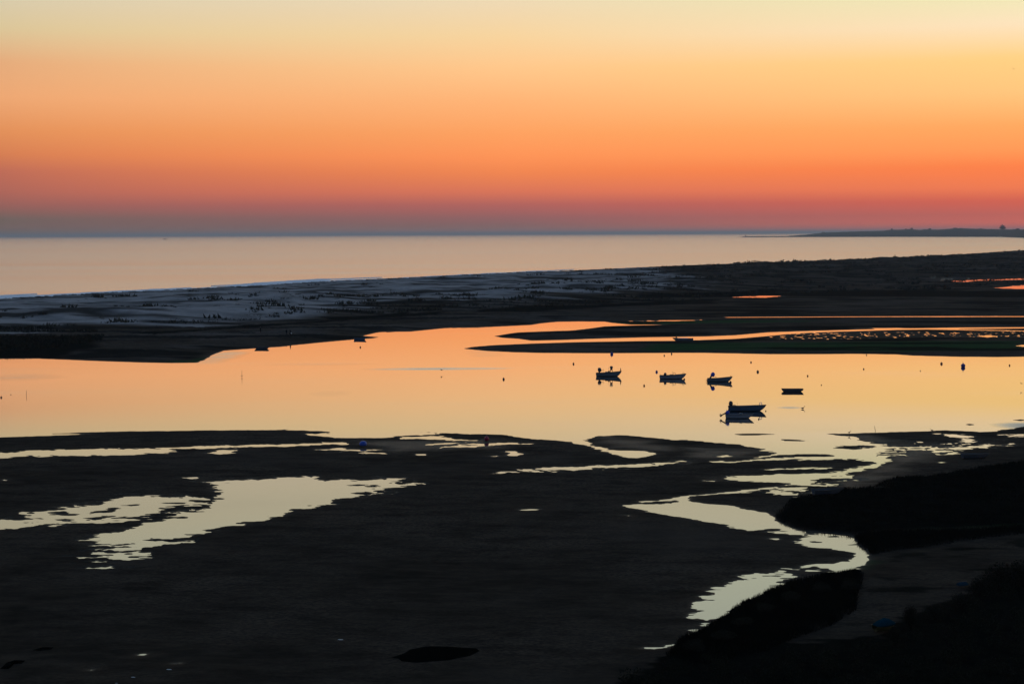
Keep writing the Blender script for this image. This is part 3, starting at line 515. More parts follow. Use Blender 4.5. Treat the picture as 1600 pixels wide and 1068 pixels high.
_t = _n.nodes.new('ShaderNodeTexCoord'); _m = _n.nodes.new('ShaderNodeMapping'); _m.inputs['Scale'].default_value = (.0008, .006, 1); _m.inputs['Rotation'].default_value = (0, 0, -.5); _n.links.new(_t.outputs['Object'], _m.inputs[0])
_no = _n.nodes.new('ShaderNodeTexNoise'); _no.inputs['Scale'].default_value = 1; _no.inputs['Detail'].default_value = 6; _n.links.new(_m.outputs[0], _no.inputs[0])
_mr = _n.nodes.new('ShaderNodeMapRange'); _mr.inputs[1].default_value = .35; _mr.inputs[2].default_value = .65; _mr.inputs[3].default_value = .185; _mr.inputs[4].default_value = .225; _n.links.new(_no.outputs[0], _mr.inputs[0]); _g = [q for q in _n.nodes if q.type == 'BSDF_GLOSSY'][0]; _n.links.new(_mr.outputs[0], _g.inputs['Roughness'])
sobj = sea.build('sea_water', ms); tag(sobj, kind='structure')

# surf along the beach
def strip(pts, widths, z):
    vs, fs = [], []
    for i, (p, wd) in enumerate(zip(pts, widths)):
        d = (pts[min(i + 1, len(pts) - 1)] - pts[max(i - 1, 0)]).normalized(); nn_ = Vector((-d.y, d.x, 0))
        for k_, zz in ((-1, 0), (-.3, .8), (.3, 1), (1, 0)): vs.append(p + nn_ * wd * k_ + Vector((0, 0, z * zz + .02)))
        if i: 
            for k_ in range(3): b0 = 4 * i + k_; fs.append((b0 - 4, b0 - 3, b0 + 1, b0))
    return vs, fs
surf = MB()
def shore_px(x): return np.interp(x, [p[0] for p in SHORE], [p[1] for p in SHORE])
for off, x0, x1, wd in ((-1.2, -200, 620, 1.0), (-3.4, 330, 600, .7), (-2.4, -160, 300, .9), (-4.6, 395, 520, .5), (-6, -50, 60, .5), (-1.0, 600, 900, .55)):
    xs = np.arange(x0, x1, 3.0); pts = [P(x, shore_px(x) + off + .7 * noise(np.array([x / 37.]), np.array([off]))[0]) for x in xs]
    e = np.sin(np.linspace(0, PI, len(xs))) ** 1.1
    wds = [max(.05, 15 * wd * e[i] * (0.25 + 1.5 * max(0, .25 + noise(np.array([x / 16.]), np.array([off * 3.]))[0]))) for i, x in enumerate(xs)]
    surf.add(*strip(pts, wds, .45))
so = surf.build('surf', M['foam'], smooth=True); tag(so, kind='stuff')

# ---------------------------------------------------------------- boats
def on_ground(x, y, dz=0.0):
    z = 0.0
    for _ in range(6):
        p = P(x, y, z); z = max(0.0, ground_z(p.x, p.y))
    return P(x, y, z) + Vector((0, 0, dz))
def hull_loft(L, B, h, rise, rake=.45, keel=-.18, n=22, th=.05, floor=.02, square=False):
    """open boat hull, stern at x=0, bow at x=L, z=0 at the waterline"""
    mb = MB(); rings = []; rail_s, rail_p = [], []
    for i in range(n + 1):
        t = i / n
        if square: b_ = B / 2 * (1 - .25 * max(0, (t - .75) / .25) ** 2 - .1 * max(0, (.2 - t) / .2) ** 2)
        else: b_ = B / 2 * max(.02, (.86 + .14 * math.sin(min(1, t / .45) * PI / 2)) * (1 - max(0, (t - .4) / .6) ** 2.3))
        sh = h + rise * t ** 2.4 + .05 * (1 - t) ** 3 * h
        kz = keel + (h * .55 - keel) * (max(0, (t - .78) / .22) ** 2 if not square else .75 * (max(0, (t - .8) / .2) ** 1.5 + max(0, (.15 - t) / .15) ** 1.5))
        xg = L * t + rake * max(0, (t - .7) / .3) ** 2 - (.12 * max(0, 1 - t / .1)); xk = L * t
        fz = max(floor, kz + th); ib = max(.005, b_ - th)
        cz = kz + (sh - kz) * .38
        rings.append([(xg, b_, sh), ((xg + xk) / 2, b_ * .86, cz), (xk, 0, kz), ((xg + xk) / 2, -b_ * .86, cz), (xg, -b_, sh),
                      (xg, -ib, sh), ((xg + xk) / 2, -ib * .78, max(cz + .01, fz)), (xk, 0, fz), ((xg + xk) / 2, ib * .78, max(cz + .01, fz)), (xg, ib, sh)])
        rail_s.append((xg, b_ + .01, sh + .015)); rail_p.append((xg, -b_ - .01, sh + .015))
    mb.loft(rings); return mb, rail_s, rail_p
def outboard(root, x, z, tilt, cowl_m, sc=1.0, y=0.0):
    """outboard motor clamped on the transom: leg, cowl, tiller, propeller"""
    R = Matrix.Rotation(tilt, 3, 'Y')
    def T(p): return tuple(Vector((x, y, z)) + R @ (Vector(p) * sc))
    leg = MB(); leg.loft([[T((sx_ * a_, sy * b_, zz)) for sx_, sy in ((-1, -1), (1, -1), (1, 1), (-1, 1))] for zz, a_, b_ in ((.15, .1, .08), (-.2, .07, .05), (-.62, .09, .03), (-.7, .16, .015))])
    leg.loft([[T((xx, .05 * math.cos(k * PI / 4) * r_, -.52 + .05 * math.sin(k * PI / 4) * r_)) for k in range(8)] for xx, r_ in ((-.2, .5), (-.1, 1), (.12, 1), (.2, .4))])
    m = leg.build('outboard_motor', M['engine'], root)
    cw = MB(); cw.loft([[T((.06 * (1 - .2 * q) + a_ * math.cos(2 * PI * k / 12) * (1 - .06 * q), b_ * math.sin(2 * PI * k / 12), zz)) for k in range(12)] for q, (zz, a_, b_) in enumerate(((.12, .14, .11), (.18, .22, .16), (.38, .25, .18), (.5, .22, .16), (.57, .12, .09)))])
    cw.build('cowl', cowl_m, m, smooth=True)
    pr = MB()
    for k in range(3):
        a_ = 2 * PI * k / 3; c_, s_ = math.cos(a_), math.sin(a_)
        pr.add([T((-.22, 0, -.52)), T((-.24, .16 * c_ - .05 * s_, -.52 + .16 * s_ + .05 * c_)), T((-.2, .16 * c_ + .05 * s_, -.52 + .16 * s_ - .05 * c_)), T((-.21, .02 * s_, -.52 + .02 * c_))], [(0, 1, 2, 3)])
    pr.build('propeller', M['steel'], m)
    tl = MB(); tl.tube([T((.15, 0, .22)), T((.55, 0, .3))], .02 * sc, 6); tl.build('tiller', M['engine'], m)
    return m
def boat(name, px, py, L, B, h, rise, yaw, hm, label, cat='boat', group=None, square=False, rake=.45, loc=None, tilt=(0, 0)):
    p = loc or P(px, py)
    root = empty(name, p, yaw); root.rotation_euler = (tilt[0], tilt[1], yaw)
    tag(root, label, cat, group)
    mb, rs, rp = hull_loft(L, B, h, rise, rake=rake, square=square)
    for v_ in (mb.v,): mb.v = [(x - L / 2, y, z) for x, y, z in v_]
    rs = [(x - L / 2, y, z) for x, y, z in rs]; rp = [(x - L / 2, y, z) for x, y, z in rp]
    hull = mb.build('hull', hm, root, smooth=False)
    g = MB(); g.tube(rs, .035, 6); g.tube(rp, .035, 6); g.build('gunwale', M['wood'], root)
    for t in ((.22, .52) if L < 4.2 else (.2, .42, .62)):
        s_ = MB(); s_.box((L * (t - .5), 0, h * .72), (.26, B * .86, .035)); s_.build('thwart', M['wood'], root)
    return root
def add_part(root, name, mb, m, smooth=False): return mb.build(name, m, root, smooth=smooth)
MG = 'small open boats moored in the lagoon'
# 1: console boat on the left
b1 = boat('moored_boat', 950, 587.6, 4.5, 1.7, .62, .42, math.radians(-6), M['hull_grey'], 'grey open boat with a raised lamp box on its foredeck, leftmost of those afloat', 'boat', MG)
outboard(b1, -1.72, .72, 0, M['engine'], 1.7)
c = MB(); c.box((-.1, 0, .72), (.9, .9, .35)); c.box((.2, 0, .98), (.3, .8, .18)); add_part(b1, 'console', c, M['hull_dark'])
for q_ in ((.48, .2), (.48, -.2), (.86, 0)):
    c = MB(); c.tube([(q_[0], q_[1], .66), (q_[0], q_[1], 1.4)], .05); add_part(b1, 'leg', c, M['steel'])
c = MB(); c.lathe([(.05, 1.2), (.26, 1.22), (.24, 1.36), (.19, 1.5), (.3, 1.66), (.31, 1.86), (.22, 2.0), (.03, 2.03)], (.66, 0, 0), 14); add_part(b1, 'lamp_box', c, M['engine'], True)
c = MB(); c.tube([(2.42, 0, 1.0), (2.5, 0, 1.25), (2.46, 0, 1.62)], [.1, .09, .07]); add_part(b1, 'bow_post', c, M['wood'])
for q_ in ([(.1, .3, .9), (.1, .32, 1.75)], [(-.9, -.3, .6), (-.95, -.3, 1.5)]):
    c = MB(); c.tube(q_, .016, 5); add_part(b1, 'rod', c, M['steel'])
# 2
b2 = boat('moored_boat', 1050, 591.5, 4.6, 1.65, .6, .4, math.radians(-7), M['hull_white'], 'pale open boat with a small hoop amidships, second from the left of the boats afloat', 'boat', MG)
outboard(b2, -1.5, .5, math.radians(20), M['engine'], 1.25)
c = MB(); c.box((-.1, 0, .64), (.7, .8, .4)); add_part(b2, 'console', c, M['hull_dark'])
c = MB(); c.ring((.45, 0, .95), .24, .035, 'Y'); c.tube([(.45, 0, .55), (.45, 0, .72)], .04); add_part(b2, 'hoop', c, M['steel'])
c = MB(); c.ring((2.2, 0, 1.1), .14, .03, 'Y'); add_part(b2, 'bow_ring', c, M['steel'])
for q_ in ([(.05, .2, .8), (.08, .25, 1.5)], [(-2.2, .3, .6), (-2.35, .3, 1.05)], [(.25, -.2, .8), (.2, -.2, 1.35)]):
    c = MB(); c.tube(q_, .015, 5); add_part(b2, 'rod', c, M['steel'])
# 3
b3 = boat('moored_boat', 1123.5, 595.8, 4.2, 1.55, .55, .42, math.radians(-9), M['hull_grey'], 'dark grey open boat whose blue-hooded outboard motor is tilted up high over the stern', 'boat', MG)
outboard(b3, -1.55, .88, math.radians(34), M['engine_blue'], 1.75)
c = MB(); c.tube([(2.2, 0, .9), (2.23, 0, 1.2)], .05); add_part(b3, 'bow_post', c, M['wood'])
c = MB(); c.box((-.55, 0, .58), (.35, .7, .2)); add_part(b3, 'fish_box', c, M['hull_dark'])
# 4: punt
b4 = boat('moored_punt', 1238, 611.5, 3.5, 1.3, .46, .02, math.radians(-3), M['hull_dark'], 'dark square-ended punt with no motor, floating alone to the right of the other boats', 'punt', MG, square=True, rake=.18)
# 5
b5 = boat('moored_boat', 1166, 641.6, 5.4, 1.9, .68, .28, math.radians(-4), M['hull_blue'], 'long dark blue boat with a round hoop at its bow, lying behind a smaller boat', 'boat', MG)
outboard(b5, -2.6, .72, math.radians(14), M['engine'], 1.5)
c = MB(); c.ring((2.25, 0, 1.14), .2, .045, 'Y'); add_part(b5, 'hoop', c, M['white'])
c = MB(); c.box((-1.9, 0, .74), (.6, .8, .25)); add_part(b5, 'locker', c, M['hull_dark'])
c = MB(); c.tube([(-1.4, .3, .6), (-1.35, .3, 1.3)], .012, 5); add_part(b5, 'rod', c, M['steel'])
# 6
b6 = boat('moored_boat', 1154, 653, 3.75, 1.5, .56, .16, math.radians(-5), M['hull_white'], 'short pale boat, its outboard leg raised clear of the water, before the long blue boat', 'boat', MG)
outboard(b6, -2.05, .72, math.radians(62), M['engine_blue'], 1.25)
c = MB(); c.lathe([(.02, .5), (.26, .52), (.3, .62), (.2, .78), (.03, .82)], (.35, .1, 0), 12); add_part(b6, 'net_heap', c, M['hull_grey'], True)
# boats by the far bank
b7 = boat('shore_boat', 562.5, 530.6, 3.0, 1.3, .5, .12, math.radians(-2), M['hull_blue'], 'dark blue dinghy lying at the tip of the far bank beside the narrow spit', 'dinghy', 'dinghies lying along the far bank', rake=.2)
b8 = boat('shore_boat', 409, 544.8, 3.2, 1.3, .45, .05, math.radians(-4), M['hull_dark'], 'dark dinghy lying against the far bank below the walking people', 'dinghy', 'dinghies lying along the far bank', square=True, rake=.15)
bz = boat('grounded_boat', 1068, 529.5, 4.8, 1.7, .62, .2, math.radians(176), M['hull_grey'], 'grey boat with a white rim grounded on the grassy bank beyond the moored boats', 'boat', loc=on_ground(1068, 532.5))
c = MB(); c.box((.1, 0, .72), (2.6, 1.25, .07)); add_part(bz, 'cover', c, M['white'])
c = MB(); c.tube([(1.9, 0, .5), (1.9, 0, 1.1)], [.14, .17]); add_part(bz, 'bow_post', c, M['wood'])
bd = boat('beached_dinghy', 1292, 771, 2.9, 1.3, .42, .15, math.radians(8), M['hull_dark'], 'dark dinghy drawn up on the black saltmarsh edge beside the bright shallows', 'dinghy', loc=on_ground(1292, 772, .1))
be = boat('beached_dinghy', 1523, 711, 3.0, 1.2, .45, .1, math.radians(4), M['hull_dark'], 'black dinghy resting on the bare mud far to the right above the saltmarsh', 'dinghy', loc=on_ground(1523, 716, .1))

# beached boat under a blue cover and its neighbour in the scrub
pt = on_ground(1382, 987); bt = empty('covered_boat', pt + Vector((0, 0, .25)), math.radians(20)); bt.scale = (.72, .8, .8); tag(bt, 'small yellow-bottomed boat under a teal cover at the edge of the scrub', 'boat')
mb, rs, rp = hull_loft(2.1, 1.1, .35, .15, rake=.2); mb.v = [(x - 1.05, y, z) for x, y, z in mb.v]; mb.build('hull', M['hull_yellow'], bt)
c = MB(); c.loft([[(x_, r_ * math.cos(a_) * .58, .34 + zz * math.sin(a_)) for a_ in [PI * k / 10 for k in range(11)]] for x_, r_, zz in ((-1.08, .75, .12), (-.6, 1, .42), (0, 1.02, .62), (.5, .85, .5), (.95, .45, .26), (1.2, .1, .14))]); add_part(bt, 'cover', c, M['tarp'], True)
pt = on_ground(1505, 917); bt = empty('upturned_dinghy', pt + Vector((0, 0, .15)), math.radians(25)); bt.scale = (.7, .7, .7); tag(bt, 'pale blue upturned dinghy half hidden in the scrub on the right', 'dinghy')
c = MB(); c.loft([[(x_, r_ * math.cos(a_) * .4, .05 + zz * math.sin(a_)) for a_ in [PI * k / 8 for k in range(9)]] for x_, r_, zz in ((-.75, .8, .3), (-.3, 1, .4), (.3, .85, .36), (.75, .1, .1))]); add_part(bt, 'hull', c, M['tarp_pale'])
c = MB(); c.box((-.05, 0, .46), (1.2, .04, .05)); add_part(bt, 'keel', c, M['wood'])

# ---------------------------------------------------------------- buoys
def buoy(px, py, d, m, label, kind='ball', loc=None):
    p = loc or P(px, py); root = empty('buoy', p); root.rotation_euler = (random.uniform(-.15, .15), random.uniform(-.15, .15), random.uniform(0, 6))
    tag(root, label, 'buoy', 'mooring buoys and floats')
    r = d * .58; c = MB()
    if kind == 'ball': prof = [(r * math.sin(a_), r * .62 - r * math.cos(a_)) for a_ in [PI * k / 10 for k in range(11)]]; prof[0] = (.01, prof[0][1]); prof[-1] = (r * .15, prof[-1][1]); prof.append((r * .14, prof[-1][1] + r * .3)); prof.append((.01, prof[-1][1] + r * .06))
    elif kind == 'can': prof = [(.02, -r * .8), (r * .8, -r * .7), (r, 0), (r, r * .9), (r * .75, r * 1.25), (r * .25, r * 1.4), (r * .22, r * 1.75), (.01, r * 1.8)]
    else: prof = [(.02, -.02), (r * .9, 0), (r, r * .35), (r * .85, r * .8), (r * .5, r * 1.05), (.02, r * 1.12)]
    c.lathe(prof, n=14); c.build('float', m, root, smooth=True)
    c = MB(); top = prof[-1][1]; c.ring((0, 0, top + r * .16), r * .2, r * .05, 'Y', 10, 5); c.build('mooring_ring', M['steel'], root)
    return root
D, O, NV, BL, RD = M['buoy_dark'], M['buoy_orange'], M['buoy_navy'], M['buoy_blue'], M['buoy_red']
for a_ in [
    (896, 568.6, .34, D, 'small dark buoy alone, left of the leftmost moored boat and below the grassy bank'),
    (956, 553.4, .58, NV, 'large navy buoy against the bank directly above the leftmost moored boat', 'can'),
    (1038, 555.6, .26, D, 'tiny dark buoy, the left one of the close pair below the grassy bank'),
    (1049.5, 553, .30, D, 'small dark buoy touching the grassy bank, the right one of the close pair'),
    (1026, 581.2, .40, NV, 'dark can buoy just off the stern of the pale boat with the hoop', 'can'),
    (1069, 593, .30, D, 'dark buoy just under the bow of the pale boat with the hoop', 'can'),
    (1006.5, 602.6, .28, O, 'small brown buoy alone between and below the two left moored boats'),
    (1141.5, 597.6, .36, D, 'dark can buoy under the bow of the boat with the tilted blue motor', 'can'),
    (1173.5, 566, .28, D, 'small dark buoy above the dark can buoy, right of the tilted blue motor'),
    (1184, 581, .40, D, 'dark can buoy standing alone between the tilted-motor boat and the punt', 'can'),
    (1262, 587.4, .26, O, 'small brown buoy above and to the right of the punt'),
    (1283.5, 601.4, .16, D, 'very small float low in the water right of the punt'),
    (1196.5, 642, .16, D, 'very small float just off the bow of the long blue boat'),
    (1185.5, 654.8, .18, D, 'very small float off the bow of the short pale boat'),
    (1349.5, 576.6, .24, D, 'small dark float alone in open water midway between punt and big navy buoy'),
    (1354, 554.6, .22, D, 'tiny float touching the bank edge in the right half of the lagoon'),
    (1438, 579.4, .16, D, 'tiny float left of and below the big navy buoy'),
    (1471, 568.4, .42, O, 'brownish can buoy just left of the big navy buoy', 'can'),
    (1505, 573.2, .78, NV, 'big navy ball buoy, the largest float in the open lagoon'),
    (1577.5, 571, .28, O, 'small brown buoy near the right edge, level with the big navy buoy'),
    (787, 592.6, .36, D, 'dark buoy alone in the middle of the open lagoon, far left of the boats'),
    (563, 542.6, .32, D, 'small dark buoy directly below the dinghy at the tip of the far bank'),
    (2, 621, .26, D, 'small dark float at the very left edge of the lagoon'),
    (17, 616.6, .12, D, 'tiny float just right of the float at the left edge')]:
    buoy(*a_)
g_ = on_ground(567.5, 695.2)
buoy(0, 0, .9, BL, 'bright blue buoy stranded on the near mudbank above a thin pool', 'dome', loc=g_)
buoy(0, 0, .56, RD, 'crimson buoy stranded on the near mudbank, right of the bright blue one', 'ball', loc=on_ground(760, 688.6, .12))

# stakes
for px, py, hh, lean, lab in ((378, 589, 1.35, 0, 'thin upright stake with a crosspiece standing in the left of the lagoon'), (41, 617.5, .95, .1, 'short leaning stake near the left edge of the lagoon'), (1369, 673, .75, -.45, 'bent stick standing in the water just off the right-hand spit')):
    c = MB(); c.tube([(0, 0, -.4), (lean * .4, 0, hh * .45), (lean * .6 + .01, 0, hh)], [.035, .03, .018], 6); o = c.build('mooring_stake', M['wood'], loc=P(px, py)); tag(o, lab, 'stake', 'stakes standing in the lagoon')
    if lean == 0:
        c = MB(); c.tube([(-.22, 0, .28), (.22, 0, .3)], .04, 6); c.build('crosspiece', M['wood'], o)

# ---------------------------------------------------------------- people walking on the far bank
def person(px, py, label, heading, step, coat, bag=False, s=1.0):
    p = on_ground(px, py); root = empty('person', p, heading); tag(root, label, 'person', 'people walking on the far bank')
    J = [(0, 0, .95), (0, 0, 1.12), (0, 0, 1.38), (0, 0, 1.5), (.01, 0, 1.62), (.02, 0, 1.74),
         (0, .1, .9), (.14 * step, .11, .5), (.05 * step, .11, .08), (.2 * step, .12, .035),
         (0, -.1, .9), (-.02 * step, -.11, .5), (-.24 * step, -.11, .1), (-.12 * step, -.12, .035),
         (0, .19, 1.4), (-.06 * step, .25, 1.13), (.08 * step, .26, .9), (.12 * step, .25, .8),
         (0, -.19, 1.4), (.06 * step, -.25, 1.13), (.2 * step, -.24, .92), (.26 * step, -.23, .84)]
    E = [(0, 1), (1, 2), (2, 3), (3, 4), (4, 5), (0, 6), (6, 7), (7, 8), (8, 9), (0, 10), (10, 11), (11, 12), (12, 13), (2, 14), (14, 15), (15, 16), (16, 17), (2, 18), (18, 19), (19, 20), (20, 21)]
    Rr = [.15, .14, .17, .06, .095, .09, .1, .07, .05, .05, .1, .07, .05, .05, .075, .05, .04, .035, .075, .05, .04, .035]
    me = bpy.data.meshes.new('body'); me.from_pydata([tuple(v * s for v in j) for j in J], E, []); me.update()
    o = bpy.data.objects.new('body', me); COL.objects.link(o); o.parent = root; me.materials.append(M['skin'])
    md = o.modifiers.new('skin', 'SKIN'); md.use_smooth_shade = True
    for i, r in enumerate(Rr): me.skin_vertices[0].data[i].radius = (r * s, r * s * (1.15 if i in (1, 2) else 1))
    me.skin_vertices[0].data[0].use_root = True
    ss = o.modifiers.new('sub', 'SUBSURF'); ss.levels = 1; ss.render_levels = 1
    c = MB(); c.loft([[(a_ * math.cos(2 * PI * k / 12) * s, b_ * math.sin(2 * PI * k / 12) * s, zz * s) for k in range(12)] for zz, a_, b_ in ((.78, .17, .22), (.98, .165, .2), (1.2, .17, .22), (1.4, .15, .24), (1.5, .09, .12))])
    for sy in (1, -1):
        st_ = -step * sy; c.tube([(0, .2 * sy * s, 1.42 * s), (st_ * .06 * s, .255 * sy * s, 1.13 * s), ((.08 if sy > 0 else .2) * step * s, .255 * sy * s, .92 * s)], [.085 * s, .065 * s, .05 * s])
    c.build('coat', coat, root, smooth=True)
    c = MB()
    for sy, k1, k2 in ((1, .14, .05), (-1, -.02, -.24)): c.tube([(0, .1 * sy * s, .92 * s), (k1 * step * s, .11 * sy * s, .5 * s), (k2 * step * s, .11 * sy * s, .09 * s)], [.115 * s, .085 * s, .065 * s])
    c.build('trousers', M['cloth_dark'], root, smooth=True)
    c = MB(); c.lathe([(.02, 1.6), (.1, 1.63), (.115, 1.7), (.1, 1.78), (.02, 1.82)], (-.02, 0, 0), 12); c.v = [(x * s, y * s, z * s) for x, y, z in c.v]; c.build('hair', M['hair'], root, smooth=True)
    if bag:
        c = MB(); c.lathe([(.05, .5), (.14, .52), (.16, .66), (.12, .78), (.05, .8)], (.26, -.3, 0), 10); c.build('carried_bag', M['white'], root, smooth=True)
person(407, 520, 'person in dark clothes walking alone on the far bank', math.radians(10), 1, M['cloth_dark'])
person(447.5, 523.4, 'person in a dark coat, the left one of the pair walking on the far bank', math.radians(30), 1, M['cloth_dark'])
person(453.5, 524, 'person in grey carrying a pale bag, the right one of the walking pair', math.radians(15), -1, M['cloth_grey'], True)

# ---------------------------------------------------------------- birds
def bird_flying(loc, span, yaw, roll, label, flap=.35):
    root = empty('bird', loc, yaw); root.rotation_euler = (roll, 0, yaw); tag(root, label, 'bird')
    c = MB(); k = span; c.loft([[(x_ * k, r_ * k * math.cos(2 * PI * j / 8), r_ * k * .9 * math.sin(2 * PI * j / 8)) for j in range(8)] for x_, r_ in ((-.26, .01), (-.18, .035), (-.05, .06), (.1, .055), (.17, .03), (.2, .035), (.24, .02), (.3, .004))]); c.build('body', M['feather'], root, smooth=True)
    for sy in (1, -1):
        c = MB(); c.loft([[(xc + ch * dx, sy * yy, zz + dz * .01) for dx, dz in ((.5, 0), (0, 1), (-.5, 0), (0, -1))] for xc, ch, yy, zz in [(a1 * k, a2 * k, a3 * k, a4 * k * flap / .35) for a1, a2, a3, a4 in ((.05, .16, .02, .02), (.08, .15, .2, .12), (.0, .11, .36, .13), (-.08, .03, .5, .08))]]); c.build('wing', M['feather'], root)
p_ = at_depth(690, 578, P(690, 583).y); bird_flying(p_, .95, math.radians(170), .25, 'gull skimming low over the lagoon left of centre', .5)
p_ = at_depth(1596, 599, P(1596, 606).y); bird_flying(p_, .8, math.radians(200), -.3, 'gull flying low over the water at the right edge', .45)
p_ = at_depth(1584, 108, 260.0); bird_flying(p_, .55, math.radians(15), .2, 'lone bird high in the sky at the right edge', .3)
def bird_standing(px, py, sc, label, loc=None, yaw=0.0, legs=True):
    p = loc or on_ground(px, py); root = empty('bird', p, yaw); tag(root, label, 'bird')
    z0 = .22 if legs else .02; c = MB()
    c.loft([[(sc * x_, sc * r_ * math.cos(2 * PI * j / 8), sc * (z0 + zz + r_ * math.sin(2 * PI * j / 8))) for j in range(8)] for x_, r_, zz in ((-.3, .01, .1), (-.15, .07, .1), (0, .1, .1), (.13, .07, .14), (.17, .04, .24), (.19, .035, .32), (.22, .05, .36), (.26, .04, .36), (.34, .008, .34))]); c.build('body', M['feather'], root, smooth=True)
    if legs:
        for sy in (1, -1):
            c = MB(); c.tube([(0, .05 * sy * sc, -.02), (.01, .05 * sy * sc, z0 * sc + .03)], .012 * sc, 5); c.build('leg', M['feather'], root)
bird_standing(1326, 676.6, .85, 'dark bird standing near the tip of the right-hand spit', on_ground(1327, 678.3), .3)
bird_standing(1456, 672, .8, 'dark bird standing on the far edge of the right-hand spit', on_ground(1456, 674.6), 2.8)
bird_standing(1254.5, 638, 1.15, 'dark waterbird swimming with a pale wake below the punt', P(1254.5, 638.6), .1, False)

# ---------------------------------------------------------------- stranded weed, shells
def mound(name, poly, hh, m, label, cat, group=None):
    p = [on_ground(x, y) for x, y in poly]; c0 = sum(p, Vector()) / len(p); c = MB(); n_ = len(p)
    ringsn = []
    for k, f in enumerate((1.0, .93, .75, .5, .2)):
        ringsn.append([(c0.x + (q.x - c0.x) * f - c0.x, c0.y + (q.y - c0.y) * f - c0.y, hh * (1 - f ** 2) * random.uniform(.8, 1.15) - (.02 if k == 0 else 0) + (.015 if k else 0)) for q in p])
    c.loft(ringsn); o = c.build(name, m, loc=c0); tag(o, label, cat, group); return o
mound('seaweed_bank', [(608, 1027), (630, 1020), (640, 1014), (665, 1009), (700, 1009), (745, 1012), (752, 1016), (735, 1024), (700, 1031), (650, 1035), (625, 1033), (620, 1028)], .12, M['weed'], 'large black lens of seaweed on the mud at the bottom centre', 'seaweed')
mound('seaweed_bank', [(0, 1044), (10, 1035), (22, 1031), (40, 1031), (34, 1036), (22, 1036), (12, 1045)], .1, M['weed'], 'ragged black seaweed on the mud at the bottom left corner', 'seaweed')
mound('seaweed_bank', [(50, 1015), (66, 1011), (84, 1010.6), (80, 1014), (62, 1016)], .07, M['weed'], 'small dark scrap of seaweed right of the bottom left corner', 'seaweed')
for i, (px, py, wd, lab) in enumerate(((532, 999, .4, 'white shell lying alone left of the big seaweed patch'), (264, 1045.6, .36, 'curved white shell, lower of two bright specks at bottom left'), (182, 1067, .2, 'tiny white shell at the bottom edge'), (208, 1057.6, .3, 'faint white shell low on the left mud, beside the bottom edge'))):
    c = MB(); c.loft([[(x_ * wd, r_ * wd * math.cos(a_) + .1 * x_ * x_ * wd, .01 + r_ * wd * .35 * math.sin(a_)) for a_ in [PI * k / 6 for k in range(7)]] for x_, r_ in ((-.5, .03), (-.3, .12), (0, .16), (.3, .12), (.5, .03))]); o = c.build('shell', M['shell'], loc=on_ground(px, py, .01)); o.rotation_euler = (0, 0, -.1); tag(o, lab, 'shell', 'bleached shells scattered on the near mud')

# ---------------------------------------------------------------- distance: headland, jetty, beacon, ship
hx = np.arange(1225, 1900, 2.5)
top = np.interp(hx, [1225, 1260, 1290, 1330, 1380, 1392, 1400, 1425, 1436, 1450, 1460, 1500, 1520, 1560, 1580, 1600, 1700, 1900], [369.6, 367, 363.6, 362.4, 361, 359.6, 359.4, 358.6, 360, 358.8, 359.6, 357, 358, 358.6, 359.2, 359.2, 357, 352])
depth0 = np.interp(hx, [1225, 1400, 1560, 1600, 1900], [10500, 10000, 8800, 7200, 4200])
rows = []
for k, (f, dd) in enumerate(((0.0, 0), (.25, 40), (.7, 140), (1.0, 320), (.9, 600), (.4, 1100), (0, 1600))):
    r_ = []
    for i, x in enumerate(hx):
        pt = at_depth(x, top[i] - .5, depth0[i] + 320); hh = max(3, pt.z) * f * (1 + .05 * random.uniform(-1, 1)) if 0 < f < 1 else max(3, pt.z) * f
        hh += (.8 * max(0, noise(np.array([i / 3.3]), np.array([k * .7]))[0]) * 4) if f == 1 else 0
        q = at_depth(x, 400, depth0[i] + dd); r_.append((q.x, q.y, hh - (1.5 if f == 0 else 0)))
    rows.append(r_)
ar = np.array(rows); hi_ = np.arange(ar.shape[0] * ar.shape[1]).reshape(ar.shape[:2])
hill = np_mesh('headland', ar.reshape(-1, 3), np.stack([hi_[:-1, :-1], hi_[:-1, 1:], hi_[1:, 1:], hi_[1:, :-1]], -1).reshape(-1, 4), M['hill']); tag(hill, kind='structure')
def blob_crown(rad, n_=90, seed=0, leaf=.35, flat=.75, depth=1.0):
    """leafy crown: many small leaf clumps spread through an uneven volume"""
    rg = np.random.default_rng(seed); d = rg.normal(size=(n_, 3)); d /= np.linalg.norm(d, axis=1)[:, None]
    lump = 1 + .28 * np.sin(d[:, 0] * 3.1 + seed) * np.cos(d[:, 1] * 2.7 + seed * 2) + .15 * np.sin(d[:, 2] * 5 + seed)
    c = d * (rg.random(n_) ** .45)[:, None] * lump[:, None] * rad * np.array([1, depth, flat])
    t = rg.normal(size=(n_, 3, 3)); t /= np.linalg.norm(t, axis=2)[..., None]; v = c[:, None, :] + t * rad * leaf
    return v.reshape(-1, 3), np.arange(n_ * 3).reshape(-1, 3)
EASTT = ['tallest', 'low']
def far_tree(px, ptop, width_px, Y, label, seed):
    base_z = at_depth(px, float(np.interp(px, hx, top)) + .8, Y).z; tp = at_depth(px, ptop, Y).z; wd = width_px * Y / F; hh = tp - base_z
    root = empty('ridge_tree', (at_depth(px, 400, Y).x, Y, base_z)); tag(root, label, 'tree', 'trees on the skyline of the far headland')
    c = MB(); c.tube([(0, 0, -8), (0, 0, hh * .5)], [wd * .05, wd * .03], 6); c.build('trunk', M['bark'], root)
    v, f = blob_crown(1, 260, seed, .34, 1, .9); v[:, 0] *= wd / 2 * .85; v[:, 1] *= wd / 2 * .8; v[:, 2] = v[:, 2] * hh * .42 + hh * .5
    np_mesh('crown', v, f, M['leaf'], root)
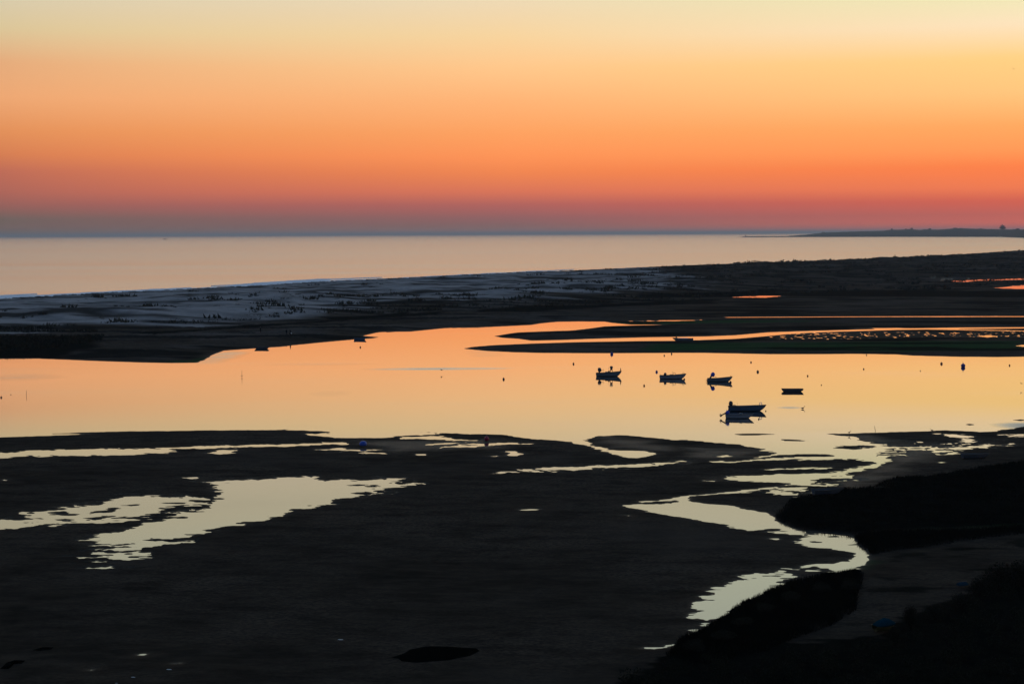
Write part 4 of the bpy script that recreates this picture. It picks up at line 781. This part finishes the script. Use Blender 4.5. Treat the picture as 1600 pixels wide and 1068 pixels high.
far_tree(1566, 351.4, 10.5, 9050, 'broad domed tree clump standing tallest on the far headland skyline', 3)
for i, (px, tp, wd, lab) in enumerate(((1393, 356.6, 4, 'small pointed tree at the western rise of the headland skyline'), (1424, 355.8, 5, 'round tree on the highest bump left of the headland middle'), (1452, 356.2, 5, 'small tree right of the round tree on the headland ridge'), (1286, 362.0, 5, 'lowest little tree where the headland falls to the sea'), (1492, 355.4, 7, 'flat wide tree in the middle of the headland ridge'), (1415, 357, 4, 'little tree just left of the round tree on the ridge'), (1532, 356.6, 4, 'tiny tree left of the tallest tree clump'), (1589, 356.8, 8, 'low broad tree right of the tallest tree clump'))):
    far_tree(px, tp, wd, float(np.interp(px, hx, depth0)) + 320, lab, 10 + i)
p0 = at_depth(1156, 369.9, 10600)
jt = MB(); xs = np.linspace(0, at_depth(1330, 369.6, 10600).x - p0.x, 60)
jt.loft([[(x, -9, -1), (x, -5, 6.0 * min(1, i / 2.5) + random.uniform(-.4, .4)), (x, 5, 6.2 * min(1, i / 2.5)), (x, 9, -1)] for i, x in enumerate(xs)])
o = jt.build('breakwater', M['rock'], loc=(p0.x, 10600, 0)); tag(o, 'long low stone breakwater reaching into the sea in front of the far headland', 'breakwater')
lt = empty('harbour_beacon', (at_depth(1165, 368, 10600).x, 10600, 5.4)); tag(lt, 'tiny beacon tower near the seaward end of the breakwater', 'beacon')
c = MB(); c.lathe([(3.8, 0), (3.2, 2), (2.7, 9), (2.9, 9.4)], n=12); c.build('tower', M['rock'], lt); c = MB(); c.lathe([(1.6, 9.4), (1.6, 11.5), (.2, 13)], n=10); c.build('lantern', M['steel'], lt)
sp_ = P(258, 374.2); sh = empty('trawler', (sp_.x, sp_.y, 0), 0); tag(sh, 'tiny dark trawler far out at sea on the left', 'ship')
mb, rs, rp = hull_loft(26, 7, 3, 2.4, rake=2, keel=-1, th=.3, floor=1.5); mb.v = [(x - 13, y, z) for x, y, z in mb.v]; mb.build('hull', M['hull_dark'], sh)
c = MB(); c.box((-5, 0, 5), (6, 5, 4.5)); c.box((-5, 0, 8), (4, 4, 2)); c.build('wheelhouse', M['hull_dark'], sh); c = MB(); c.tube([(2, 0, 2), (2, 0, 12)], .25, 6); c.tube([(2, 0, 11), (-9, 0, 4)], .15, 5); c.build('mast', M['steel'], sh)

# ---------------------------------------------------------------- vegetation
def in_poly(poly, x, y):
    ins = np.zeros(x.shape, bool); n_ = len(poly)
    for i in range(n_):
        ax, ay = poly[i]; bx, by = poly[(i + 1) % n_]
        if ay != by: ins ^= ((ay > y) != (by > y)) & (x < (bx - ax) * (y - ay) / (by - ay) + ax)
    return ins
def scatter(poly, n_):
    pw = [tuple(P(a_, b_).xy) for a_, b_ in poly]; xs = [p[0] for p in pw]; ys = [p[1] for p in pw]; q = RNG.random((n_, 2)); x = min(xs) + q[:, 0] * (max(xs) - min(xs)); y = min(ys) + q[:, 1] * (max(ys) - min(ys)); k = in_poly(pw, x, y); return x[k], y[k]
def blades(x, y, z, h_, wd, lean=.35):
    n_ = len(x); a_ = RNG.random(n_) * 2 * PI; hh = h_ * (.5 + .8 * RNG.random(n_)); l1 = RNG.normal(size=(n_, 2)) * lean * hh[:, None]
    b0 = np.stack([x - np.cos(a_) * wd, y - np.sin(a_) * wd, z - .05], -1); b1 = np.stack([x + np.cos(a_) * wd, y + np.sin(a_) * wd, z - .05], -1); t = np.stack([x + l1[:, 0], y + l1[:, 1], z + hh], -1)
    return np.stack([b0, b1, t], 1).reshape(-1, 3), np.arange(n_ * 3).reshape(-1, 3)
V, Fc = [], []; off = 0
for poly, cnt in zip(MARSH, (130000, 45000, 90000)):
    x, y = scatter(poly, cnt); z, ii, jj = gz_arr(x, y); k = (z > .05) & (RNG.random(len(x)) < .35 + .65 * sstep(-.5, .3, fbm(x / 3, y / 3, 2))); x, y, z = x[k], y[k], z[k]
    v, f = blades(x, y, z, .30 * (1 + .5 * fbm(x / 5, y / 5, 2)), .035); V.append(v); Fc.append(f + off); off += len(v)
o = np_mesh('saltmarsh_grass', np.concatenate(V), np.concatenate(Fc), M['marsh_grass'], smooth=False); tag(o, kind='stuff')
# dune tufts
TUFT = 200000
x, y = scatter([(-260, 475), (0, 468), (600, 437), (1100, 413), (1500, 397), (1850, 381), (1850, 445), (1300, 456), (1000, 470), (600, 494), (0, 522), (-260, 530)], TUFT)
z, ii, jj = gz_arr(x, y); dsx = ds[ii, jj]; cl = fbm(x / 30, y / 45, 3)
east = sstep(250, 500, x + .1 * (y - 1000))
k = (dsx > 45) & (sd[ii, jj] < -4) & (RNG.random(len(x)) < (.05 + .8 * sstep(-0.05, .3, cl)) * (.12 + .88 * sstep(80, 15, sd_sand[ii, jj])) * (1 + 1.2 * east) * sstep(40, 100, dsx)) & (RNG.random(len(x)) < (1200 / y) ** 1.2)
x, y, z = x[k], y[k], z[k]; sz = RNG.random(len(x)) ** 2.5 * 1.5 + .45
V, Fc = [], []; off = 0
T = 16; cx = np.repeat(x, T) + RNG.normal(size=len(x) * T) * np.repeat(sz, T) * .8; cy = np.repeat(y, T) + RNG.normal(size=len(x) * T) * np.repeat(sz, T) * .8
v, f = blades(cx, cy, np.repeat(z, T), np.repeat(sz, T) * .8, np.repeat(sz, T) * .28, .5)
o = np_mesh('dune_scrub', v, f, M['dune_grass'], smooth=False); tag(o, kind='stuff')
xe, ye = scatter([(1060, 414), (1160, 409), (1300, 404), (1500, 396), (1800, 382), (1800, 418), (1450, 430), (1300, 437), (1150, 448), (1060, 440)], 2600)
ze, ii, jj = gz_arr(xe, ye); ke = (ds[ii, jj] > 40) & (fbm(xe / 60, ye / 90, 2) > -.15); xe, ye, ze = xe[ke], ye[ke], ze[ke]
Ve, Fe = [], []; oe = 0
for i in range(len(xe)):
    r_ = .6 + 1.7 * random.random() ** 2.5; v, f = blob_crown(r_, 26, i, .55, .7); v += np.array([xe[i], ye[i], ze[i] + r_ * .3]); Ve.append(v); Fe.append(f + oe); oe += len(v)
o = np_mesh('dune_shrubbery', np.concatenate(Ve), np.concatenate(Fe), M['dune_grass'], smooth=False); tag(o, kind='stuff')
print('dune tufts', len(x), len(xe))
# fringe of scrub by the black marsh bank on the left far shore and middle belts
V = []; off = 0; Fc = []
for (poly, zz), cnt, hh in zip(BLACKVEG, (16000, 5000, 4000, 6000, 9000), (.7, .6, .7, .6, .6)):
    x, y = scatter(poly, cnt); z, ii, jj = gz_arr(x, y); k = (veg[ii, jj] > .4) & (z > .2); x, y, z = x[k], y[k], z[k]
    v, f = blades(x, y, z, hh * (1 + .6 * fbm(x / 9, y / 9, 2)), .22, .5); V.append(v); Fc.append(f + off); off += len(v)
o = np_mesh('far_shore_scrub', np.concatenate(V), np.concatenate(Fc), M['leaf'], smooth=False); tag(o, kind='stuff')
# scrub below the viewpoint: a dense thicket, with the shrubs of its outline standing out one by one
SCRUB = [(985, 1072), (1050, 1040), (1110, 1030), (1240, 1030), (1330, 1020), (1400, 1004), (1440, 975), (1500, 950), (1545, 925), (1600, 905), (1850, 880), (1850, 1400), (900, 1400)]
SCRUB = [(985, 1062), (1050, 1040), (1110, 1030), (1240, 1026), (1330, 1016), (1400, 1004), (1440, 975), (1500, 950), (1545, 925), (1600, 905), (1760, 885), (1760, 1200), (985, 1200)]
x, y = scatter(SCRUB, 900); z, ii, jj = gz_arr(x, y)
V, Fc = [], []; off = 0
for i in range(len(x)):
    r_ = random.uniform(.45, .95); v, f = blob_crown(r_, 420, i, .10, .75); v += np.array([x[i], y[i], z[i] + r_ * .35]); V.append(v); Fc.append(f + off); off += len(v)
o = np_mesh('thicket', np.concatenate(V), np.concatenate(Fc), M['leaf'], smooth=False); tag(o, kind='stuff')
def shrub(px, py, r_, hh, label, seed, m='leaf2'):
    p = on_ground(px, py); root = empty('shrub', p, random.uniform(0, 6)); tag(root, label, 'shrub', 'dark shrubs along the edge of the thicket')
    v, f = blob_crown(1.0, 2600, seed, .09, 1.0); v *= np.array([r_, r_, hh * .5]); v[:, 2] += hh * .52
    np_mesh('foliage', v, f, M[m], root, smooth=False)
    for k in range(4):
        a_ = 2 * PI * k / 4 + seed; c = MB(); c.tube([(0, 0, -.1), (.3 * r_ * math.cos(a_), .3 * r_ * math.sin(a_), hh * .4), (.62 * r_ * math.cos(a_), .62 * r_ * math.sin(a_), hh * .8)], [.05, .035, .012], 6); c.build('stem', M['bark'], root)
for i, a_ in enumerate([(1562, 922, 1.1, 2.1, 'tall rounded dark shrub at the top right of the thicket'), (1600, 915, 1.2, 1.9, 'dark shrub cut by the right edge of the picture'), (1530, 930, .8, 1.4, 'lower shrub just left of the tall rounded one'), (1503, 950, .8, 1.1, 'dark shrub below the pale blue upturned dinghy'),
                        (1462, 968, .8, 1.1, 'dark shrub midway along the thicket edge'), (1422, 985, .45, 1.9, 'narrow spiky shrub standing up from the thicket edge'), (1400, 1006, .6, 1.2, 'small shrub just right of the teal covered boat'), (1330, 922, .9, .8, 'low mounded shrub at the end of the near marsh bank'),
                        (1283, 925, .8, .7, 'low shrub on the near marsh bank, left of its mounded end'), (1235, 938, .8, .7, 'low shrub above the wide bend of the creek'), (1195, 955, .7, .65, 'ragged shrub overhanging the pale creek pool'), (1160, 978, .7, .7, 'ragged shrub halfway down the creek bank'), (1130, 1000, .7, .75, 'dark shrub where the creek pool narrows'), (1085, 1018, .7, .8, 'dark shrub at the foot of the creek, beside the thin last trickle')]):
    shrub(*a_, seed=40 + i)

# ---------------------------------------------------------------- air: thin sea haze over the whole scene
hb = MB(); hb.box((0, 60000, 48), (320000, 400000, 104)); 
hm = bpy.data.materials.new('haze_air'); hm.use_nodes = True; hn = hm.node_tree; hn.nodes.clear()
ho = hn.nodes.new('ShaderNodeOutputMaterial'); hv = hn.nodes.new('ShaderNodeVolumePrincipled'); hv.inputs['Color'].default_value = (.84, .92, 1.0, 1); hv.inputs['Density'].default_value = 4.8e-5; hv.inputs['Anisotropy'].default_value = .25
hn.links.new(hv.outputs[0], ho.inputs['Volume'])
hz_ = hb.build('haze', hm); tag(hz_, kind='stuff')
